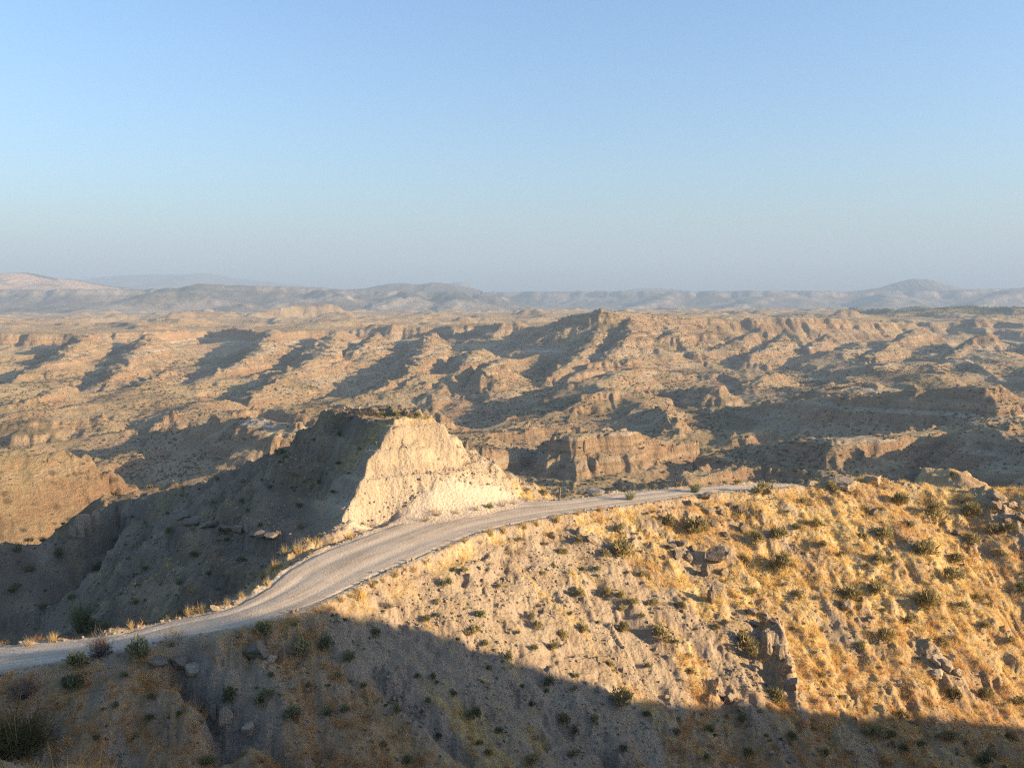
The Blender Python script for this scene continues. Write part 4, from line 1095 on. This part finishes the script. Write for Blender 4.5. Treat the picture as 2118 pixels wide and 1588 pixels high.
# rocks along the bank and on the scree
MESH_R = [rock_mesh('boulder', 770 + k, M_STONE if k % 2 else M_PALEROCK, n=2) for k in range(8)]
random.seed(99)
pix = [(random.uniform(760, 2100), random.uniform(1110, 1480)) for _ in range(46)]
for q, pp in zip(pix, spot(pix)):
    if pp[1] > 100: continue
    w = random.uniform(7, 15); rock(q, w, w * .7, 'loose pale stone block on the sunlit slope', None, 0, group='stone blocks on the sunlit slope', me=random.choice(MESH_R), p=pp)
pix = [(random.uniform(560, 1900), random.uniform(1380, 1580)) for _ in range(22)]
for q, pp in zip(pix, spot(pix)):
    w = random.uniform(8, 16); rock(q, w, w * .7, 'loose stone block in the shaded slope', None, 0, group='stone blocks in the shaded slope', me=random.choice(MESH_R), p=pp)

# crags: angular blocks grown together into one rock
def crag(blocks, label, seed, mat, name='rock_outcrop'):
    """blocks: (pixel of the foot, width px, height px, lean)"""
    P = spot([b[0] for b in blocks]); bm = bmesh.new(); o0 = P[0]
    for k, (b, p) in enumerate(zip(blocks, P)):
        u = np.linalg.norm(p) / F
        me = rock_mesh('block', seed + k, mat, n=3, rough=.34, cuts=16)
        random.seed(seed + k)
        M = Matrix.Translation(Vector(p - o0) + Vector((0, 0, b[2] * u * .28))) @ Matrix.Rotation(b[3], 4, 'Y') @ Matrix.Rotation(random.uniform(-.5, .5), 4, 'Z') @ Matrix.Diagonal((b[1] / 2 * u, b[1] / 2 * u * .75, b[2] * u * .68, 1))
        me.transform(M); bm.from_mesh(me); bpy.data.meshes.remove(me)
    me = bpy.data.meshes.new(name); bm.to_mesh(me); bm.free(); me.materials.append(mat)
    o = bpy.data.objects.new(name, me); COL.objects.link(o); o.location = o0
    o['label'] = label; o['category'] = 'rock'
    return o
crag([((1614, 1364), 24, 48, .05), ((1626, 1390), 28, 36, .15), ((1642, 1420), 30, 26, .2), ((1658, 1446), 26, 18, .3)], 'tall pale rock fin with a dark left side rising from the sunlit slope', 801, M_PALEROCK)
crag([((2070, 1034), 34, 16, .3), ((2092, 1050), 38, 16, .4), ((2060, 1050), 30, 12, .3), ((2110, 1074), 36, 16, .4), ((2084, 1080), 34, 12, .4)], 'pale rocky outcrop at the right end of the crest', 821, M_PALEROCK)
crag([((1935, 1372), 34, 26, .2), ((1958, 1386), 38, 28, .3), ((1980, 1396), 28, 20, .3), ((1940, 1398), 34, 16, .2), ((1966, 1366), 22, 14, .2)], 'low cracked rock patch on the right, below the golden grass rib', 841, M_STONE)
crag([((1556, 1272), 30, 18, .2), ((1580, 1280), 34, 20, .3), ((1604, 1290), 26, 16, .3), ((1562, 1292), 28, 14, .1)], 'broken rock band in the middle of the slope above the fin', 861, M_DARKROCK)
crag([((1510, 1450), 34, 26, .3), ((1530, 1468), 30, 26, .3), ((1490, 1440), 26, 16, .3)], 'pale broken rocks at the shadow edge, left of the shrub below the rock fin', 871, M_PALEROCK)
crag([((162, 1108), 26, 56, 0), ((178, 1104), 30, 60, 0), ((198, 1098), 26, 50, .1), ((150, 1112), 18, 34, 0)], 'sunlit rock pillar with a dark side, standing beyond the shaded ridge at the left', 881, M_PALEROCK, 'rock_pillar')
# ledge under the dark flank
Lp = spot([(376 + 17 * k, 1076 + 3.0 * k + (4 if k % 2 else 0)) for k in range(12)])
for k, pp in enumerate(Lp):
    rock(None, random.uniform(30, 52), random.uniform(11, 20), 'block of the dark overhanging ledge on the shaded flank', M_DARKROCK, 850 + k, name='ledge_block', group='blocks of the ledge on the flank', p=pp, n=2, depth=.9)

# what each of the alike plants and stones stands beside: its place is told by the nearest thing one can name
MARKS = [((1635, 1390), 'the tall pale rock fin'), ((1482, 1150), 'the humped dark rock'), ((1405, 1140), 'the jagged rock cluster'), ((1806, 995), 'the leaning crest boulder'), ((1766, 1225), 'the big round olive shrub'),
 ((1918, 1238), 'the biggest olive shrub on the right'), ((1614, 1162), 'the widest olive shrub in golden grass'), ((1546, 1325), 'the large brown-olive shrub'), ((1603, 1440), 'the shrub below the rock fin'), ((1285, 1440), 'the large dark shrub at the shadow edge'),
 ((1136, 1408), 'the green shrub straddling the shadow edge'), ((921, 1202), 'the lone green shrub on the scree'), ((802, 1244), 'the shaggy grey tussock on the scree'), ((1302, 1020), 'the pale green broom'), ((1438, 1008), 'the grey-green broom'),
 ((1932, 1028), 'the dry brown crest shrub'), ((1915, 1135), 'the dense dark-cored olive shrub'), ((1828, 1102), 'the pale olive shrub below the crest boulder'), ((1288, 1140), 'the broad olive-brown shrub'), ((1441, 1085), 'the wide olive shrub under the dark rocks'),
 ((1368, 1308), 'the spreading olive shrub'), ((1861, 1405), 'the hooded grey tussock'), ((1966, 1185), 'the two-lobed olive shrub'), ((1960, 1370), 'the cracked rock patch'), ((1580, 1270), 'the broken rock band'), ((1472, 1230), 'the narrow upright dark rock'),
 ((1810, 1505), 'the dark shrub at the slope foot'), ((528, 1340), 'the dark layered boulder'), ((440, 1490), 'the crevice'), ((355, 1320), 'the dry brown shrub by the track'), ((720, 1355), 'the shrub heading the second crevice'), ((978, 1472), 'the mid-slope dark green shrub'),
 ((208, 1335), 'the mauve shrub'), ((168, 1285), 'the tall broom'), ((617, 1125), 'the tall straw bush'), ((1929, 1475), 'the tussock at the lower shadow edge'), ((1157, 1022), 'the wooden post'), ((470, 1092), 'the dark ledge'), ((1228, 1115), 'the lying pale slab'), ((2041, 1560), 'the blackish corner shrub'), ((620, 1490), 'the dark spreading shrub'), ((900, 1000), 'the cut face of the knoll'), ((579, 930), 'the dark skyline bush')]
def pixel_of(p):
    d = p[1] * CP - p[2] * SP
    return CX + F * p[0] / d, CY - F * (p[1] * SP + p[2] * CP) / d
def tell_apart(objs, noun, reach=210):
    left = {o: pixel_of(o.location) for o in objs}
    cand = []
    for (mx, my), nm in MARKS:
        for o, (x, y) in left.items():
            dx, dy = x - mx, y - my; D = math.hypot(dx, dy)
            if 8 < D < reach:
                w = ('right of' if dx > 0 else 'left of') if abs(dx) > abs(dy) * 2.2 else ('below' if dy > 0 else 'above') if abs(dy) > abs(dx) * 2.2 else ('below' if dy > 0 else 'above') + (' and right of' if dx > 0 else ' and left of')
                cand.append((D, id(o), o, w, nm))
    used = set()
    for D, _, o, w, nm in sorted(cand, key=lambda c: c[:2]):
        if o not in left or (w, nm) in used: continue
        used.add((w, nm)); del left[o]
        o['label'] = noun + ' ' + w + ' ' + nm
    for o in left: o['label'] = o['label']
NOUN = {'small olive shrubs on the sunlit slope': 'small olive shrub', 'little green shrubs on the scree': 'little green shrub', 'dark shrubs in the shaded slope': 'small dark green shrub', 'olive shrubs in the shaded slope': 'dull olive shrub', 'dry brown shrubs': 'dry brown twiggy shrub',
 'grey tussocks on the sunlit slope': 'grey dead tussock', 'stone blocks on the sunlit slope': 'loose pale stone block', 'stone blocks in the shaded slope': 'loose stone block in shade', 'shrubs on the shaded flank': 'dark flank shrub', 'straw clumps on the outer edge of the track': 'straw clump'}
for gname, noun in NOUN.items():
    tell_apart([o for o in COL.objects if o.get('group') == gname], noun)

ORD = ['leftmost', 'second', 'third', 'fourth', 'fifth', 'sixth', 'seventh', 'eighth', 'ninth', 'tenth', 'eleventh', 'twelfth', 'thirteenth', 'fourteenth', 'fifteenth', 'sixteenth', 'seventeenth', 'eighteenth', 'nineteenth', 'twentieth']
def in_a_row(objs, noun, where):
    for k, o in enumerate(sorted(objs, key=lambda o: pixel_of(o.location)[0])):
        o['label'] = (ORD[0] + ' ' + noun if k == 0 else ORD[k] + ' ' + noun + ' from the left') + ' ' + where
for gname, noun, where in [('thin bushes along the near bank of the track', 'thin yellowish bush', 'on the near bank of the track'), ('dark rocks below the track edge', 'dark angular rock', 'strewn below the near track edge'), ('bushes in a row beyond the track', 'small bush', 'in the row beyond the track'),
 ('blocks of the ledge on the flank', 'block', 'of the dark overhanging ledge'), ('dry weeds along the cut face', 'dry brown weed', 'at the foot of the cut face'), ('jagged rock cluster', 'jagged brown rock', 'in the jagged cluster'), ('bushes on top of the knoll', 'dry bush', 'on the knoll top'), ('green bushes on top of the knoll', 'green bush', 'on the knoll top')]:
    in_a_row([o for o in COL.objects if o.get('group') == gname], noun, where)
by = {}
for o in COL.objects:
    if o.get('group') and o.get('label'): by.setdefault(o['label'], []).append(o)
for lab, L in by.items():
    if 1 < len(L) <= 20: in_a_row(L, NOUN.get(L[0]['group'], 'plant') + ' farthest from named things,' if False else NOUN.get(L[0]['group'], 'plant'), 'among those standing apart')

# ---- the two posts
def post(pix, hpx, wid, label, mat, name):
    p = spot([pix])[0]; u = np.linalg.norm(p) / F
    h = hpx * u
    bm = bmesh.new()
    prof = [(1.0, -.15), (1.0, .0), (.93, .35 * h), (.95, .8 * h), (.9, h - .03), (.6, h)]
    rings = []
    for r, z in prof:
        rings.append([bm.verts.new((wid * r * math.cos(a) * (1 + .12 * math.sin(3 * a)), wid * r * math.sin(a), z)) for a in np.linspace(0, 2 * math.pi, 12, endpoint=False)])
    for a, b in zip(rings, rings[1:]):
        for k in range(12): bm.faces.new((a[k], a[(k + 1) % 12], b[(k + 1) % 12], b[k]))
    bm.faces.new(rings[-1]); bm.faces.new(rings[0][::-1])
    me = bpy.data.meshes.new(name); bm.to_mesh(me); bm.free(); me.materials.append(mat)
    o = bpy.data.objects.new(name, me); COL.objects.link(o); o.location = p; o.rotation_euler = (.03, .04, .3)
    o['label'] = label; o['category'] = 'post'
    return o
post((1157, 1035), 26, .085, 'weathered wooden post in dry grass on the outer side of the track', M_WOOD, 'wooden_post')
post((1597, 1011), 9, .11, 'short dark stump post at the far end of the track', M_DARKROCK, 'marker_post')
# pale dead flower stalks near the viewer
for pixs, L, lab in [((112, 1600), 66, 'pale dead flower stalk standing in the bottom grass'), ((20, 1606), 44, 'slanting pale dead stalk in the bottom left corner')]:
    p = spot([pixs])[0]; u = np.linalg.norm(p) / F
    random.seed(5); s = Soup()
    for _ in range(5): s.blade((random.gauss(0, .01), random.gauss(0, .01), -.05), (-.12 if pixs[0] > 50 else -.4, 0, 1), -.02, L * u, .05, 3)
    o = bpy.data.objects.new('dead_stalk', mesh_from('dead_stalk', s.v, s.f, M_STRAW)); COL.objects.link(o); o.location = p
    o['label'] = lab; o['category'] = 'plant'

# ---- what nobody could count: grass, stones, far scrub (instanced by geometry nodes)
def scatter(name, label, cat, P, scale, meshes, tilt=.25):
    src = bpy.data.collections.new(name + '_kinds')
    for me in meshes:
        o = bpy.data.objects.new(me.name, me); src.objects.link(o)
    me = bpy.data.meshes.new(name)
    me.vertices.add(len(P)); me.vertices.foreach_set('co', np.ascontiguousarray(P, np.float32).ravel())
    a = me.attributes.new('size', 'FLOAT', 'POINT'); a.data.foreach_set('value', np.ascontiguousarray(scale, np.float32))
    R3 = np.stack([rng.normal(0, tilt, len(P)), rng.normal(0, tilt, len(P)), rng.uniform(0, 6.283, len(P))], -1).astype(np.float32)
    a = me.attributes.new('turn', 'FLOAT_VECTOR', 'POINT'); a.data.foreach_set('vector', R3.ravel())
    o = bpy.data.objects.new(name, me); COL.objects.link(o)
    o['kind'] = 'stuff'; o['label'] = label; o['category'] = cat
    g = bpy.data.node_groups.new(name, 'GeometryNodeTree')
    g.interface.new_socket('Geometry', in_out='INPUT', socket_type='NodeSocketGeometry'); g.interface.new_socket('Geometry', in_out='OUTPUT', socket_type='NodeSocketGeometry')
    gi = g.nodes.new('NodeGroupInput'); go = g.nodes.new('NodeGroupOutput')
    m2p = g.nodes.new('GeometryNodeMeshToPoints'); iop = g.nodes.new('GeometryNodeInstanceOnPoints'); ci = g.nodes.new('GeometryNodeCollectionInfo')
    ci.inputs['Collection'].default_value = src; ci.inputs['Separate Children'].default_value = True; ci.inputs['Reset Children'].default_value = True
    na = g.nodes.new('GeometryNodeInputNamedAttribute'); na.data_type = 'FLOAT'; na.inputs['Name'].default_value = 'size'
    nb = g.nodes.new('GeometryNodeInputNamedAttribute'); nb.data_type = 'FLOAT_VECTOR'; nb.inputs['Name'].default_value = 'turn'
    iop.inputs['Pick Instance'].default_value = True
    e2r = g.nodes.new('FunctionNodeEulerToRotation')
    L = g.links.new
    L(gi.outputs[0], m2p.inputs[0]); L(m2p.outputs[0], iop.inputs['Points']); L(ci.outputs[0], iop.inputs['Instance'])
    L(nb.outputs[0], e2r.inputs[0]); L(e2r.outputs[0], iop.inputs['Rotation']); L(na.outputs[0], iop.inputs['Scale']); L(iop.outputs[0], go.inputs[0])
    md = o.modifiers.new('scatter', 'NODES'); md.node_group = g
    return o
def fan(n, r0, r1, a0=-34, a1=34):
    r = np.sqrt(rng.uniform(r0 * r0, r1 * r1, n)); th = np.radians(rng.uniform(a0, a1, n)); return th, r
GR = [mesh_from('grass_tuft', (q := tussocky(26, 900 + k, 1.0, .05, .7, .5, .28)).v, q.f, M_GRASS) for k in range(5)]
n = 210000
th, r = fan(n, 22, 112)
gm = gsample(NEAR, NEAR['masks']['grass'], th, r); rd = gsample(NEAR, NEAR['masks']['road'], th, r)
x, y = np.sin(th) * r, np.cos(th) * r
clump = sstep(-.22, .22, fbm(x / .9, y / .9, 913, 3))
ok = (rng.random(n) < np.clip(gm * 1.1 - .06, 0, 1) * (.15 + .85 * clump)) & (rd < .35)
sz = (.12 + .34 * rng.random(n) ** 4) * (.75 + .6 * gm) * (1 + .5 * gnoise(x / 3, y / 3, 911))
P = np.stack([x, y, gsample(NEAR, NEAR['Z'], th, r) - .02], -1)
ru = rng.random(n) < gsample(NEAR, NEAR['masks']['rust'], th, r)
scatter('grass', 'dry golden grass growing over the slopes beside the track', 'grass', P[ok & ~ru], sz[ok & ~ru], GR)
scatter('reddish_grass', 'reddish brown dry grass on the lower slope near the viewer', 'grass', P[ok & ru], 1.1 * sz[ok & ru], [mesh_from('reddish_tuft', (q := tussocky(26, 910 + k, 1.0, .045, .7, .5, .28)).v, q.f, M_RUST) for k in range(4)])
print('grass tufts', int(ok.sum()))
ST = [rock_mesh('stone', 930 + k, M_STONE, n=1, rough=.5) for k in range(5)]
n = 110000
th, r = fan(n, 24, 100)
gm = gsample(NEAR, NEAR['masks']['grass'], th, r); rd = gsample(NEAR, NEAR['masks']['road'], th, r)
ok = (rng.random(n) < .25 + .75 * (1 - gm)) & (rd < .75)
x, y = np.sin(th) * r, np.cos(th) * r
cl = fbm(x / 5, y / 5, 933, 3)
ok &= (rng.random(n) < sstep(-.25, .35, cl) * .9 + .1) | ((rd > .1) & (rng.random(n) < .8))
sz = .025 + .13 * rng.random(n) ** 5 + .03 * rng.random(n)
P = np.stack([x, y, gsample(NEAR, NEAR['Z'], th, r) + .2 * sz], -1)
scatter('stones', 'loose pale stones and rubble on the bare slopes', 'stones', P[ok], sz[ok], ST, .8)
UG = KIND['olive_shrub'][:2] + KIND['green_shrub'][:2] + KIND['dry_shrub'][:2] + KIND['grey_tussock'][:1]
n = 5200
th, r = fan(n, 30, 108)
gm = gsample(NEAR, NEAR['masks']['grass'], th, r); rd = gsample(NEAR, NEAR['masks']['road'], th, r); dk = gsample(NEAR, NEAR['masks']['dark'], th, r)
x, y = np.sin(th) * r, np.cos(th) * r
ok = (rd < .2) & (rng.random(n) < .25 + .75 * sstep(-.1, .3, fbm(x / 7, y / 7, 941, 3))) & (gsample(NEAR, NEAR['masks']['pale'], th, r) < .55)
sz = .07 + .22 * rng.random(n) ** 3 + .08 * dk
P = np.stack([x, y, gsample(NEAR, NEAR['Z'], th, r)], -1)
scatter('undergrowth', 'dwarf shrubs and tufts sprinkled over the near slopes', 'undergrowth', P[ok], sz[ok], UG, .15)
SC_ = [mesh_from('scrub', (q := leafy(90, .34, .7, 5, 950 + k)).v, q.f, M_SCRUB) for k in range(5)]
n = 130000
th = np.radians(rng.uniform(-33, 33, n)); r = rng.uniform(150, 1600, n)
x, y = np.sin(th) * r, np.cos(th) * r
ok = rng.random(n) < sstep(-.2, .45, fbm(x / 60, y / 60, 961, 3) + .1)
ok &= (r > 300) | (rng.random(n) < .12)
sz = (.3 + .75 * rng.random(n) ** 3) * (1 + r / 2200)
P = np.stack([x, y, gsample(MIDG, MIDG['Z'], th, r)], -1)
scatter('scrub', 'dark low scrub dotted over the badland slopes', 'scrub', P[ok], sz[ok], SC_, .1)
n = 5000
X0 = rng.uniform(1000, 2400, n); Y0 = rng.uniform(2380, 3300, n)
X0 = np.round(X0 / 9) * 9; Y0 = np.round(Y0 / 9) * 9
ok = (X0 / Y0 > .38) & (X0 / Y0 < .64) & (fbm(X0 / 160, Y0 / 120, 971, 2) > -.18)
th = np.arctan2(X0, Y0); r = np.hypot(X0, Y0)
P = np.stack([X0, Y0, gsample(MIDG, MIDG['Z'], th, r) + .8], -1)
scatter('orchard', 'green orchard trees in rows on the far plateau', 'trees', P[ok], rng.uniform(2.0, 3.2, n)[ok], [mesh_from('orchard_tree', (q := leafy(110, .34, .9, 6, 980 + k)).v, q.f, M_GREEN) for k in range(3)], .05)
